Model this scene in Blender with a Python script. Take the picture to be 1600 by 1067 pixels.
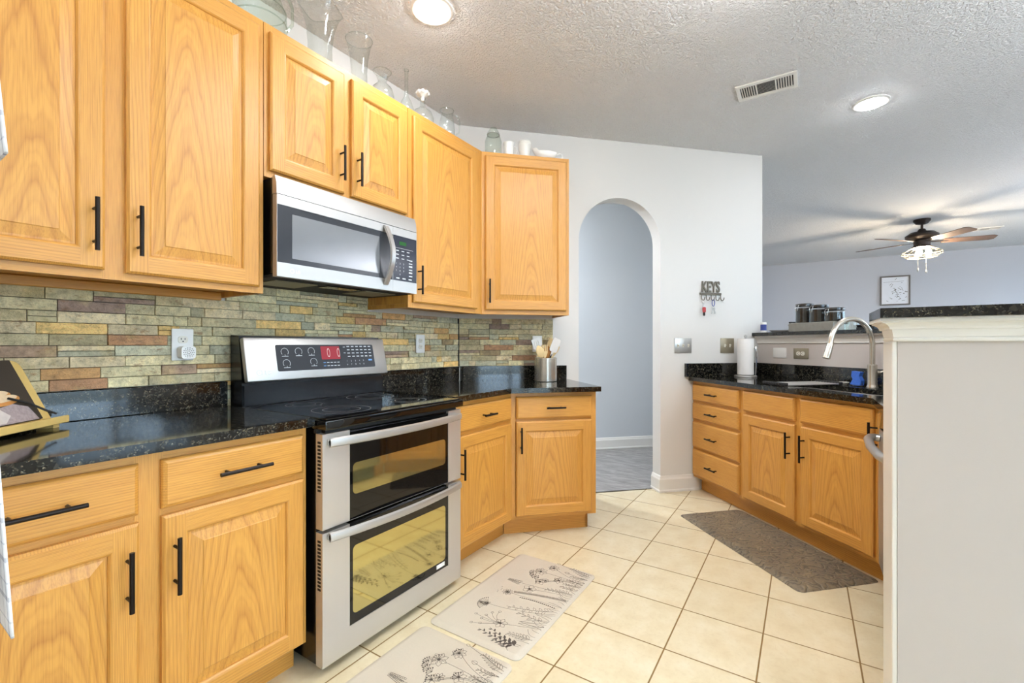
import bpy, bmesh, math, random
from math import sin, cos, pi, radians, sqrt
from mathutils import Vector, Matrix
from mathutils.geometry import tessellate_polygon

for o in list(bpy.data.objects): bpy.data.objects.remove(o)
S = bpy.context.scene
COL = S.collection
random.seed(7)
R2 = 2 ** -.5

# ------------------------------------------------------------------ camera
# World: the range wall is the plane y=0, X runs along it away from the camera.
cam_d = bpy.data.cameras.new('camera'); cam = bpy.data.objects.new('camera', cam_d); COL.objects.link(cam)
cam.location = (0, -2.103, 1.1735)
cam.rotation_euler = (radians(90), 0, radians(32.974 - 90))
cam_d.sensor_width = 36; cam_d.lens = 706.74 / 1600 * 36
cam_d.shift_y = 4.66 / 1600
cam_d.clip_start = .02
S.camera = cam

# ------------------------------------------------------------------ light + exposure
S.view_settings.view_transform = 'Standard'; S.view_settings.look = 'None'
S.view_settings.gamma = 1; S.view_settings.use_curve_mapping = False
S.view_settings.exposure = 1.56
W = bpy.data.worlds.new('sky'); S.world = W; W.use_nodes = True
_bg = W.node_tree.nodes['Background']
_bg.inputs[0].default_value = (.58, .79, 1.0, 1); _bg.inputs[1].default_value = 3.8
CAN_STRENGTH = 50.0          # kitchen recessed lamps
FILL_LAMP_STRENGTH = 125.0         # diffusers of the bowl lamps added to brighten the ceilings
BULB_STRENGTH = 220.0         # fan lamp bulbs

# ------------------------------------------------------------------ helpers
def lin(c):
    return tuple(((v / 255) / 12.92 if v / 255 <= .04045 else ((v / 255 + .055) / 1.055) ** 2.4) for v in c) + (1,)

class NT:
    def __init__(s, name):
        s.m = bpy.data.materials.new(name); s.m.use_nodes = True
        s.t = s.m.node_tree; s.t.nodes.clear()
        s.out = s.t.nodes.new('ShaderNodeOutputMaterial')
    def n(s, typ, ins=None, **kw):
        nd = s.t.nodes.new('ShaderNode' + typ)
        for k, v in kw.items(): setattr(nd, k, v)
        for k, v in (ins or {}).items():
            sock = nd.inputs[k]
            if isinstance(v, bpy.types.NodeSocket): s.t.links.new(v, sock)
            else: sock.default_value = v
        return nd
    def math(s, op, a, b=0.0, c=0.0, clamp=False):
        nd = s.n('Math', {0: a, 1: b, 2: c}, operation=op, use_clamp=clamp); return nd.outputs[0]
    def mix(s, f, a, b, blend='MIX'):
        nd = s.n('Mix', data_type='RGBA', blend_type=blend)
        for idx, v in ((0, f), (6, a), (7, b)):
            if isinstance(v, bpy.types.NodeSocket): s.t.links.new(v, nd.inputs[idx])
            else: nd.inputs[idx].default_value = v
        return nd.outputs[2]
    def ramp(s, f, stops, interp='LINEAR'):
        nd = s.n('ValToRGB', {0: f}); cr = nd.color_ramp; cr.interpolation = interp
        while len(cr.elements) < len(stops): cr.elements.new(.5)
        for e, (p, c) in zip(cr.elements, stops):
            e.position = p; e.color = c if len(c) == 4 else tuple(c) + (1,)
        return nd.outputs[0]
    def noise(s, vec, scale, detail=3, rough=.5):
        nd = s.n('TexNoise', {'Scale': scale, 'Detail': detail, 'Roughness': rough})
        if vec is not None: s.t.links.new(vec, nd.inputs['Vector'])
        return nd.outputs[0]
    def bump(s, h, strength, dist=.01):
        return s.n('Bump', {'Height': h, 'Strength': strength, 'Distance': dist}).outputs[0]
    def pri(s, color, rough=.5, metal=0.0, normal=None, **kw):
        ins = {'Base Color': color, 'Roughness': rough, 'Metallic': metal}
        if normal is not None: ins['Normal'] = normal
        ins.update({k.replace('_', ' '): v for k, v in kw.items()})
        nd = s.n('BsdfPrincipled', ins); s.t.links.new(nd.outputs[0], s.out.inputs[0]); return s.m
    def obj(s): return s.n('TexCoord').outputs['Object']
    def xyz(s, v): return s.n('SeparateXYZ', {0: v}).outputs
    def vec(s, x, y, z): return s.n('CombineXYZ', {0: x, 1: y, 2: z}).outputs[0]

def plain(name, rgb, rough=.5, metal=0.0, var=.04, scale=14, bump=0.0, **kw):
    t = NT(name); c = lin(rgb); v = t.obj()
    n = t.noise(v, scale, 3)
    lo = tuple(x * (1 - var) for x in c[:3]) + (1,); hi = tuple(min(1, x * (1 + var)) for x in c[:3]) + (1,)
    col = t.mix(n, lo, hi)
    nm = t.bump(t.noise(v, scale * 12, 2), bump, .002) if bump else None
    return t.pri(col, rough, metal, nm, **kw)

def oak(name, horiz=False, cathedral=False):
    t = NT(name); x, y, z = t.xyz(t.obj())
    rnd = t.n('ObjectInfo').outputs['Random']
    p, g = (z, x) if horiz else (x, z)
    g = t.math('ADD', g, t.math('MULTIPLY', rnd, 7.3))
    if cathedral: p = t.math('ADD', p, t.math('MULTIPLY', t.math('SUBTRACT', rnd, .5), .10))
    else: p = t.math('ADD', t.math('ADD', p, .20), t.math('MULTIPLY', t.math('FRACT', t.math('MULTIPLY', rnd, 13.7)), .12))
    wv = t.vec(t.math('MULTIPLY', p, 4.5), t.math('MULTIPLY', y, 4.5), t.math('MULTIPLY', g, .8))
    warp = t.math('SUBTRACT', t.noise(wv, 1.0, 2.5), .5)
    wv2 = t.vec(t.math('MULTIPLY', p, 18.0), t.math('MULTIPLY', y, 18.0), t.math('MULTIPLY', g, 2.4))
    warp2 = t.math('SUBTRACT', t.noise(wv2, 1.0, 2), .5)
    k = 330.0 if cathedral else 190.0
    ring = t.math('MULTIPLY', t.math('MULTIPLY', p, p), k)
    ring = t.math('ADD', ring, t.math('MULTIPLY', g, 5.5 if cathedral else 1.5))
    ring = t.math('ADD', ring, t.math('MULTIPLY', warp, 5.0 if cathedral else 6.0))
    ring = t.math('ADD', ring, t.math('MULTIPLY', warp2, 1.5))
    fr = t.math('FRACT', ring)
    line = t.ramp(fr, [(0, (.15,) * 3), (.12, (.4,) * 3), (.45, (1,) * 3), (.85, (.85,) * 3), (1, (.15,) * 3)])
    line2 = t.ramp(t.math('FRACT', t.math('MULTIPLY', ring, 3.0)), [(0, (.1,) * 3), (.3, (.9,) * 3), (.75, (1,) * 3), (1, (.1,) * 3)])
    fv = t.vec(t.math('MULTIPLY', p, 420.0), t.math('MULTIPLY', y, 420.0), t.math('MULTIPLY', g, 11.0))
    fib = t.noise(fv, 1.0, 2, .6)
    fib2 = t.ramp(fib, [(.34, (0,) * 3), (.56, (1,) * 3)])
    big = t.noise(t.vec(t.math('MULTIPLY', p, 5.0), y, t.math('MULTIPLY', g, .8)), 1.0, 2)
    light = t.mix(big, lin((211, 151, 66)), lin((222, 165, 78)))
    dark = t.mix(big, lin((166, 102, 38)), lin((180, 118, 50)))
    f1 = t.math('ADD', t.math('ADD', t.math('MULTIPLY', line, .48), t.math('MULTIPLY', line2, .17)), t.math('MULTIPLY', fib2, .35), clamp=True)
    col = t.mix(f1, dark, light)
    nm = t.bump(f1, .12, .001)
    return t.pri(col, .38, 0, nm)

def granite():
    t = NT('black granite'); v = t.obj()
    vo = t.n('TexVoronoi', {'Scale': 300.0, 'Vector': v}); r = t.xyz(vo.outputs['Color'])[0]
    vo2 = t.n('TexVoronoi', {'Scale': 95.0, 'Vector': v}); r2 = t.xyz(vo2.outputs['Color'])[1]
    a = t.ramp(r, [(0, lin((14, 14, 13))), (.50, lin((30, 30, 27))), (.68, lin((62, 61, 54))), (.86, lin((92, 86, 68))), (.975, lin((130, 122, 100)))], 'CONSTANT')
    b = t.ramp(r2, [(0, lin((10, 10, 10))), (.62, lin((26, 26, 24))), (.9, lin((46, 43, 36)))], 'CONSTANT')
    n = t.noise(v, 60, 2)
    col = t.mix(t.ramp(n, [(.42, (0,) * 3), (.56, (1,) * 3)]), a, b)
    return t.pri(col, .07, Specular_IOR_Level=.62)

def slate():
    t = NT('split face slate'); v = t.obj()
    at = t.n('Attribute', attribute_name='Col').outputs['Color']
    n1 = t.noise(v, 42, 5, .65); n2 = t.noise(v, 13, 3); n3 = t.noise(v, 150, 4, .7)
    x, y, z = t.xyz(v)
    n4 = t.noise(t.vec(t.math('MULTIPLY', x, 16.0), y, t.math('MULTIPLY', z, 34.0)), 1.0, 5, .7)
    col = t.mix(t.ramp(n4, [(.57, (0,) * 3), (.66, (.7,) * 3)]), at, lin((146, 104, 66)))
    col = t.mix(t.ramp(n2, [(.54, (0,) * 3), (.72, (.5,) * 3)]), col, lin((196, 172, 112)))
    mottle = t.ramp(n1, [(.25, (.62,) * 3), (.5, (1.1,) * 3), (.75, (1.45,) * 3)])  # mottled stone tone within each brick
    col = t.mix(1.0, col, mottle, 'MULTIPLY')
    col = t.mix(t.ramp(n3, [(.3, (.35,) * 3), (.45, (0,) * 3)]), col, lin((70, 66, 58)))
    nm = t.bump(t.math('ADD', n1, t.math('MULTIPLY', n4, .8)), 1.0, .008)
    return t.pri(col, .62, 0, nm)

TILE, TX, TY = .31314, 1.78275, -1.3328
def floor_tile():
    t = NT('cream ceramic tile'); v = t.obj(); x, y, z = t.xyz(v)
    def cell(c, o):
        q = t.math('DIVIDE', t.math('SUBTRACT', c, o), TILE)
        f = t.math('FRACT', q); return t.math('FLOOR', q), t.math('MULTIPLY', t.math('MINIMUM', f, t.math('SUBTRACT', 1.0, f)), TILE)
    ix, dx = cell(x, TX); iy, dy = cell(y, TY)
    d = t.math('MINIMUM', dx, dy)
    grout = t.n('MapRange', {0: d, 1: .0022, 2: .0034, 3: 1.0, 4: 0.0}).outputs[0]
    rnd = t.n('TexWhiteNoise', {'Vector': t.vec(ix, iy, 0.0)}).outputs[0]
    n1 = t.noise(t.n('VectorMath', {0: v, 1: t.vec(t.math('MULTIPLY', rnd, 9.0), 0.0, 0.0)}, operation='ADD').outputs[0], 9, 5, .6)
    n2 = t.noise(v, 60, 4, .6)
    col = t.ramp(n1, [(.3, lin((222, 205, 166))), (.5, lin((230, 216, 180))), (.72, lin((237, 226, 196)))])
    col = t.mix(t.ramp(n2, [(.3, (.25,) * 3), (.5, (0,) * 3)]), col, lin((206, 186, 146)))
    col = t.mix(t.math('MULTIPLY', rnd, .25), col, lin((216, 200, 164)))
    col = t.mix(grout, col, lin((142, 112, 62)))
    h = t.math('SUBTRACT', t.math('MULTIPLY', n2, .05), grout)
    nm = t.bump(h, .35, .002)
    rough = t.math('ADD', .3, t.math('MULTIPLY', grout, .5))
    return t.pri(col, rough, 0, nm)

def vinyl():
    t = NT('grey plank vinyl'); v = t.obj(); x, y, z = t.xyz(v)
    u = t.math('MULTIPLY', t.math('ADD', x, y), R2); w = t.math('MULTIPLY', t.math('SUBTRACT', x, y), R2)
    row = t.math('FLOOR', t.math('DIVIDE', u, .15)); fr = t.math('FRACT', t.math('DIVIDE', u, .15))
    rnd = t.n('TexWhiteNoise', {'Vector': t.vec(row, 0.0, 0.0)}).outputs[0]
    ww = t.math('ADD', w, t.math('MULTIPLY', rnd, 5.0))
    n = t.noise(t.vec(t.math('MULTIPLY', x, 30.0), t.math('MULTIPLY', y, 6.0), rnd), 1.0, 5, .65)
    col = t.ramp(n, [(.25, lin((118, 114, 110))), (.5, lin((158, 154, 150))), (.75, lin((190, 188, 184)))])
    seam = t.math('LESS_THAN', fr, .015)
    col = t.mix(t.math('MULTIPLY', seam, .5), col, lin((90, 88, 86)))
    return t.pri(col, .42, 0, t.bump(n, .1, .001))

def paint(name, rgb, bump=.12, scale=260, rough=.75):
    t = NT(name); v = t.obj(); n = t.noise(v, scale, 2); c = lin(rgb)
    col = t.mix(t.noise(v, 1.2, 2), tuple(a * .98 for a in c[:3]) + (1,), c)
    return t.pri(col, rough, 0, t.bump(n, bump, .0015))

def knockdown():
    t = NT('knockdown ceiling texture'); v = t.obj()
    vo = t.n('TexVoronoi', {'Scale': 62.0, 'Vector': v, 'Smoothness': .6}, feature='SMOOTH_F1').outputs[0]
    n = t.noise(v, 85, 3, .6)
    h = t.math('ADD', t.math('MULTIPLY', vo, -.7), t.math('MULTIPLY', t.ramp(n, [(.42, (0,) * 3), (.6, (1,) * 3)]), .9))
    return t.pri(lin((249, 247, 244)), .85, 0, t.bump(h, .9, .012))

def steel(name, rgb=(190, 187, 182), rough=.40, vertical=False):
    t = NT(name); v = t.obj(); x, y, z = t.xyz(v)
    a = (900.0, 3.0) if vertical else (3.0, 900.0)
    n = t.noise(t.vec(t.math('MULTIPLY', x, a[0]), t.math('MULTIPLY', y, a[0]), t.math('MULTIPLY', z, a[1])), 1.0, 2)
    r = t.math('ADD', rough - .05, t.math('MULTIPLY', n, .1))
    c = lin(rgb); col = t.mix(n, tuple(k * .97 for k in c[:3]) + (1,), c)
    return t.pri(col, r, .78)

def thin_glass(name, tint=(.96, .98, .97), base=.07, edge=.95, rough=.01, edge_dark=.72):
    t = NT(name)
    lw = t.n('LayerWeight', {'Blend': .35}).outputs['Facing']
    f = t.math('ADD', base, t.math('MULTIPLY', t.math('POWER', lw, 2.6), edge), clamp=True)
    tc = t.mix(t.math('POWER', lw, 1.5), tint + (1,), tuple(k * edge_dark for k in tint) + (1,)); tr = t.n('BsdfTransparent', {0: tc}); gl = t.n('BsdfGlossy', {0: (.95, .97, .96, 1), 'Roughness': rough})
    mx = t.n('MixShader', {0: f, 1: tr.outputs[0], 2: gl.outputs[0]})
    t.t.links.new(mx.outputs[0], t.out.inputs[0]); return t.m

def emit(name, rgb, strength):
    t = NT(name); e = t.n('Emission', {0: lin(rgb), 1: strength}); t.t.links.new(e.outputs[0], t.out.inputs[0]); return t.m

def plaid(name):
    t = NT(name); x, y, z = t.xyz(t.obj())
    def stripes(c, s, o):
        f = t.math('FRACT', t.math('ADD', t.math('DIVIDE', c, s), o))
        a = t.math('LESS_THAN', f, .12); b = t.math('MULTIPLY', t.math('GREATER_THAN', f, .45), t.math('LESS_THAN', f, .50))
        return t.math('MAXIMUM', a, t.math('MULTIPLY', b, .7))
    m = t.math('ADD', t.math('MULTIPLY', stripes(y, .045, .1), .5), t.math('MULTIPLY', stripes(z, .045, .3), .5), clamp=True)
    col = t.mix(m, lin((238, 235, 232)), lin((150, 148, 156)))
    return t.pri(col, .9)

M = dict(
    oak_v=oak('oak vertical grain'), oak_h=oak('oak horizontal grain', True), oak_p=oak('oak cathedral grain', False, True),
    granite=granite(), slate=slate(), tile=floor_tile(), vinyl=vinyl(),
    wall=paint('warm white wall paint', (222, 219, 213)), greige=paint('greige wall paint', (203, 194, 186)),
    hallp=paint('hall paint with cool light tint', (206, 209, 211)), livp=paint('grey living room paint', (198, 200, 207)),  # cool light falling in the hall is put into its paint
    ceil=knockdown(), trim=paint('white trim paint', (234, 230, 222), .02, 200, .4),
    steel=steel('brushed stainless steel'), steel_v=steel('vertical brushed stainless', (216, 212, 206), vertical=True), nickel=steel('brushed nickel', (198, 190, 176), .25, True),
    chrome=plain('polished steel', (205, 205, 205), .12, 1.0, .02),
    black_enamel=plain('black enamel', (16, 16, 17), .22), black_glass=plain('black glass', (10, 10, 11), .035, Specular_IOR_Level=.6),
    oven_glass=plain('oven window coated glass', (206, 193, 130), .05, .9), mw_glass=plain('microwave window glass', (150, 152, 154), .12, .5),
    panel_grey=plain('dark grey control glass', (58, 60, 64), .12), panel_navy=plain('navy control panel', (38, 42, 54), .15),
    vent_dark=plain('dark vent', (22, 21, 20), .7), filter=plain('grease filter mesh', (150, 142, 120), .5, .6, .3, 300),
    handle=plain('oil rubbed bronze', (40, 34, 30), .35, .8), ink=plain('charcoal print', (92, 82, 74), .8),
    mat_cream=plain('oatmeal vinyl mat', (211, 200, 181), .6, 0, .04, 160, .15), rubber=plain('dark rubber', (40, 38, 36), .8),
    white=plain('white plastic', (238, 236, 230), .35), ivory=plain('ivory plastic', (232, 226, 210), .35), silver=plain('satin silver plate', (196, 194, 188), .35, .7),
    brass=plain('antique nickel plate', (158, 148, 126), .4, .6), pewter=plain('dark pewter', (112, 104, 90), .45, .5), slot=plain('socket dark', (30, 28, 26), .6), mark=plain('pale printed mark', (205, 208, 210), .6),
    mark_blue=plain('blue printed mark', (110, 160, 215), .6), ceramic=plain('white ceramic', (240, 238, 232), .2), milk=plain('white textured glass', (236, 234, 226), .3, bump=.2),
    glass=thin_glass('clear glass'), glass_green=thin_glass('faint green glass', (.9, .94, .90), .06, .8), pane=thin_glass('window pane', (.97, .99, 1.0), .03, .5, edge_dark=1.0),
    bamboo=plain('bamboo', (222, 188, 112), .45, 0, .12, 30), beech=plain('pale beech wood', (226, 196, 140), .5, 0, .1, 40), acacia=plain('brown wood', (178, 118, 52), .5, 0, .15, 40),
    silicone=plain('clear grey silicone', (226, 220, 212), .4), page_dark=plain('dark printed page', (58, 50, 44), .45), crust=plain('bread crust print', (206, 140, 72), .5, 0, .2, 60),
    crumb=plain('bread crumb print', (232, 204, 164), .5, 0, .1, 90), cloth_print=plain('grey linen print', (168, 152, 150), .5, 0, .4, 120), flour=plain('pale board print', (214, 204, 196), .5, 0, .15, 40),
    leaf=plain('green leaf print', (150, 196, 96), .5, 0, .2, 60), paper=plain('white paper', (244, 242, 238), .9, bump=.2), blue=plain('blue sponge', (60, 110, 205), .6, 0, .25, 80),
    coffee=plain('dark roast grounds', (24, 17, 13), .8, 0, .5, 200), galv=plain('weathered galvanised metal', (164, 160, 150), .5, .4, .2, 30), red=plain('red enamel', (178, 52, 48), .4),
    carton=plain('blue carton', (64, 78, 150), .5), blade=plain('weathered walnut blade', (98, 76, 62), .55, 0, .3, 12), bronze=plain('aged bronze', (62, 54, 50), .4, .7),
    cage=plain('antique cage wire', (120, 110, 88), .5, .3), darkmat=None, art=plain('white art paper', (232, 234, 240), .6), frame=plain('grey wood frame', (110, 104, 100), .6),
    plaid=plaid('white plaid cotton'), fridge=plain('white appliance enamel', (236, 236, 236), .3), patio=plain('concrete patio', (150, 148, 140), .9),
    red_led=emit('red display glow', (206, 92, 104), .24), led_line=emit('pink display ovals', (255, 226, 226), .35), green_led=emit('green display glow', (110, 190, 120), .14),
    can=emit('lamp lens glow', (246, 249, 255), CAN_STRENGTH), hall_fill_can=emit('added hall lamp glow', (240, 246, 255), 235.0), linear=emit('added linear light glow', (246, 249, 255), 23.0), fill_globe_living=emit('added living lamp glow', (240, 244, 255), FILL_LAMP_STRENGTH * 2.0), fill_globe=emit('added floor lamp glow', (236, 243, 255), FILL_LAMP_STRENGTH), bulb=emit('bulb glow', (255, 236, 206), BULB_STRENGTH))  # hall, linear and floor lamp glows belong to added fill lamps

def dark_mat():
    t = NT('embossed brown mat'); v = t.obj()
    n = t.noise(v, 22, 3); w = t.n('TexWave', {'Vector': v, 'Scale': 9.0, 'Distortion': 14.0, 'Detail': 1.5, 'Detail Scale': 2.2}).outputs[1]
    col = t.mix(t.noise(v, 7, 4), lin((112, 104, 92)), lin((148, 130, 100)))
    col = t.mix(t.ramp(w, [(.0, (.65,) * 3), (.25, (0,) * 3)]), col, lin((62, 56, 50)))
    col = t.mix(t.ramp(n, [(.55, (0,) * 3), (.75, (.5,) * 3)]), col, lin((178, 160, 126)))
    return t.pri(col, .5, 0, t.bump(w, .8, .005))
M['darkmat'] = dark_mat()

def new_bm(): return bmesh.new()
def setmat(bm, before, mat):
    for f in bm.faces:
        if f not in before: f.material_index = mat
def box(bm, a, b, bev=0.0, seg=1, mat=0):
    before = set(bm.faces) if mat or bev else None
    c = [(a[i] + b[i]) / 2 for i in range(3)]; d = [abs(b[i] - a[i]) for i in range(3)]
    r = bmesh.ops.create_cube(bm, size=1, matrix=Matrix.Translation(c) @ Matrix.Diagonal(d + [1]))
    if bev:
        es = set(e for v in r['verts'] for e in v.link_edges)
        bmesh.ops.bevel(bm, geom=list(es), offset=min(bev, min(d) * .49), segments=seg, profile=.5, affect='EDGES')
    if mat: setmat(bm, before, mat)
def quad(bm, pts, mat=0):
    f = bm.faces.new([bm.verts.new(p) for p in pts]); f.material_index = mat; return f
def rings(bm, loops, mat=0, cap0=True, cap1=True, closed=True):
    vs = [[bm.verts.new(p) for p in l] for l in loops]
    for a, b in zip(vs, vs[1:]):
        n = len(a)
        for i in range(n if closed else n - 1):
            f = bm.faces.new((a[i], a[(i + 1) % n], b[(i + 1) % n], b[i])); f.material_index = mat
    if closed and cap0: bm.faces.new(list(reversed(vs[0]))).material_index = mat
    if closed and cap1: bm.faces.new(vs[-1]).material_index = mat
def tube(bm, pts, r, n=10, mat=0, caps=True, flat=None):
    pts = [Vector(p) for p in pts]; rs = r if isinstance(r, (list, tuple)) else [r] * len(pts)
    loops = []; up = None
    for i, p in enumerate(pts):
        t = (pts[min(i + 1, len(pts) - 1)] - pts[max(i - 1, 0)]).normalized()
        if up is None:
            up = Vector((0, 0, 1)) if abs(t.z) < .9 else Vector((1, 0, 0))
        a = t.cross(up).normalized(); b = a.cross(t).normalized(); up = b
        fa, fb = flat or (1, 1)
        loops.append([p + a * cos(2 * pi * k / n) * rs[i] * fa + b * sin(2 * pi * k / n) * rs[i] * fb for k in range(n)])
    rings(bm, loops, mat, caps, caps)
def lathe(bm, prof, n=28, c=(0, 0, 0), mat=0, cap0=True, cap1=True, sq=None):
    def rad(a): return 1.0 if sq is None else 1 / (abs(cos(a)) ** sq + abs(sin(a)) ** sq) ** (1 / sq)
    rings(bm, [[(c[0] + r * rad(2 * pi * k / n) * cos(2 * pi * k / n), c[1] + r * rad(2 * pi * k / n) * sin(2 * pi * k / n), c[2] + z) for k in range(n)] for r, z in prof], mat, cap0, cap1)
def prism(bm, poly, lo, hi, holes=(), f=None, mat=0):
    """extrude a 2D polygon with holes between lo and hi; f maps (a, b, h) to a point"""
    f = f or (lambda a, b, h: (a, b, h))
    polys = [list(poly)] + [list(h) for h in holes]
    flat = [p for q in polys for p in q]
    tris = tessellate_polygon([[Vector((p[0], p[1], 0)) for p in q] for q in polys])
    va = [bm.verts.new(f(p[0], p[1], lo)) for p in flat]; vb = [bm.verts.new(f(p[0], p[1], hi)) for p in flat]
    for t in tris:
        for vs in ((va[t[0]], va[t[1]], va[t[2]]), (vb[t[2]], vb[t[1]], vb[t[0]])):
            try: bm.faces.new(vs).material_index = mat
            except ValueError: pass
    k = 0
    for q in polys:
        n = len(q)
        for i in range(n):
            j = (i + 1) % n
            bm.faces.new((va[k + i], va[k + j], vb[k + j], vb[k + i])).material_index = mat
        k += n
    bmesh.ops.recalc_face_normals(bm, faces=bm.faces)
def link(name, me, parent=None, loc=(0, 0, 0), rot=(0, 0, 0)):
    o = bpy.data.objects.new(name, me); COL.objects.link(o)
    o.parent = parent; o.location = loc; o.rotation_euler = rot; return o
def obj(name, bm, mats, parent=None, loc=(0, 0, 0), rot=(0, 0, 0), smooth=32, label=None):
    me = bpy.data.meshes.new(name); bmesh.ops.recalc_face_normals(bm, faces=bm.faces)
    bm.to_mesh(me); bm.free()
    for m in (mats if isinstance(mats, (list, tuple)) else [mats]): me.materials.append(M[m] if isinstance(m, str) else m)
    if smooth:
        me.polygons.foreach_set('use_smooth', [True] * len(me.polygons)); me.set_sharp_from_angle(angle=radians(smooth))
    o = link(name, me, parent, loc, rot)
    if label: o['label'] = label
    return o
def tag(o, label, cat, group=None):
    o['label'] = label; o['category'] = cat
    if group: o['group'] = group
    return o
def thing(name, label, cat, loc=(0, 0, 0), rz=0.0, group=None):
    o = bpy.data.objects.new(name, None); COL.objects.link(o); o.location = loc; o.rotation_euler = (0, 0, rz)
    o.empty_display_size = .1
    return tag(o, label, cat, group)
def struct(name, bm, mats, loc=(0, 0, 0), rot=(0, 0, 0), parent=None, smooth=0):
    o = obj(name, bm, mats, parent, loc, rot, smooth); o['kind'] = 'structure'; return o
def copy_tree(o, parent=None):
    c = o.copy(); COL.objects.link(c); c.parent = parent
    for ch in [x for x in bpy.data.objects if x.parent == o]: copy_tree(ch, c)
    return c
def UV(u, v, z=0.0): return ((u + v) * R2, (u - v) * R2, z)
def text_bm(s, size, extrude=.0, bold=0.0):
    cu = bpy.data.curves.new('t', 'FONT'); cu.body = s; cu.size = size; cu.extrude = extrude; cu.offset = bold
    cu.align_x = 'CENTER'; cu.align_y = 'CENTER'
    o = bpy.data.objects.new('t', cu); COL.objects.link(o)
    me = bpy.data.meshes.new_from_object(o.evaluated_get(bpy.context.evaluated_depsgraph_get()))
    bpy.data.objects.remove(o); bpy.data.curves.remove(cu); return me
def add_text(bm, s, size, mat4, mat=0, extrude=0.0, bold=0.0):
    me = text_bm(s, size, extrude, bold); before = set(bm.faces); nv = len(bm.verts)
    bm.from_mesh(me); bm.verts.ensure_lookup_table()
    bmesh.ops.transform(bm, matrix=mat4, verts=bm.verts[nv:]); setmat(bm, before, mat); bpy.data.meshes.remove(me)

# ------------------------------------------------------------------ room shell
CEIL, UA, HV = 2.755, 1.785, 4.288           # ceiling height, arch wall plane u, sink half wall plane v
CX, CY = (UA * 2 ** .5), 0.0                  # corner of the range wall and the arch wall
bm = new_bm()
prism(bm, [(-3.2, .1), (2.6, .1), UV(UA + .085, 1.70)[:2], UV(UA + .085, 4.45)[:2], (3.2, -3.1), (3.2, -4.7), (-3.2, -4.7)], -.06, 0)
struct('floor', bm, 'tile')
bm = new_bm(); prism(bm, [(-3.4, 1.8), (10.7, 1.8), (10.7, -7.3), (-3.4, -7.3)], -.12, -.062)
struct('floor_base', bm, 'vinyl')
bm = new_bm(); prism(bm, [UV(UA + .086, 1.5)[:2], UV(UA + .086, 4.6)[:2], (3.25, -3.2), (3.25, -7.2), (10.5, -7.2), (10.5, 1.5), (3.0, 1.5)], -.061, -.002)
struct('floor_hall', bm, 'vinyl')
bm = new_bm(); prism(bm, [(-3.4, 1.8), (10.7, 1.8), (10.7, -7.3), (-3.4, -7.3)], CEIL, CEIL + .1)
struct('ceiling', bm, 'ceil')
bm = new_bm(); box(bm, (-3.2, 0, 0), (2.62, .12, CEIL)); struct('wall_left', bm, 'wall')
# arch wall
AV0, AV1, ASP = 2.705, 3.391, 1.972
AC, AR = (AV0 + AV1) / 2, (AV1 - AV0) / 2
poly = [(1.70, 0), (AV0, 0), (AV0, ASP)] + [(AC - AR * cos(pi * k / 40), ASP + AR * sin(pi * k / 40)) for k in range(1, 40)] + [(AV1, ASP), (AV1, 0), (4.33, 0), (4.33, CEIL), (1.70, CEIL)]
bm = new_bm(); prism(bm, poly, UA, UA + .12, f=lambda a, b, h: UV(h, a, b)); struct('wall_arch', bm, 'wall', smooth=25)
# hall behind the arch
bm = new_bm(); prism(bm, [(1.2, -.002), (4.6, -.002), (4.6, CEIL), (1.2, CEIL)], 3.26, 3.36, f=lambda a, b, h: UV(h, a, b)); struct('wall_hall', bm, 'hallp')
bm = new_bm(); prism(bm, [(UA + .12, 4.24), (3.26, 4.24), (3.26, 4.33), (UA + .12, 4.33)], -.002, CEIL, f=lambda a, b, h: UV(a, b, h)); struct('wall_hall_end', bm, 'hallp')
bm = new_bm(); prism(bm, [(UA + .12, 1.3), (3.26, 1.3), (3.26, 1.4), (UA + .12, 1.4)], -.002, CEIL, f=lambda a, b, h: UV(a, b, h)); struct('wall_hall_start', bm, 'hallp')
def skirting(name, pts, h=.13, th=.016):
    bm = new_bm()
    prof = [(0, 0), (th + .006, 0), (th + .006, .014), (th, .022), (th, h - .03), (th - .005, h - .02), (th - .009, h - .006), (0, h)]
    n = len(pts); loops = []
    for i, p in enumerate(pts):
        p = Vector(p); d0 = (p - Vector(pts[i - 1])).normalized() if i else None; d1 = (Vector(pts[i + 1]) - p).normalized() if i < n - 1 else None
        nn = [Vector((d.y, -d.x)) for d in (d0, d1) if d is not None]
        if len(nn) == 2:
            m = (nn[0] + nn[1]).normalized(); m = m / max(.3, m.dot(nn[0]))
        else: m = nn[0]
        loops.append([(p.x + m.x * a, p.y + m.y * a, b) for a, b in prof])
    rings(bm, loops); return struct(name, bm, 'trim', smooth=0)
P2 = lambda u, v: UV(u, v)[:2]
skirting('baseboard_arch', [P2(UA + .12, AV1), P2(UA, AV1), P2(UA, 3.725)][::1])
skirting('baseboard_arch_left', [P2(UA, 2.606), P2(UA, AV0), P2(UA + .12, AV0)])
skirting('baseboard_hall', [P2(3.26, 1.4), P2(3.26, 4.24)])
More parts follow.
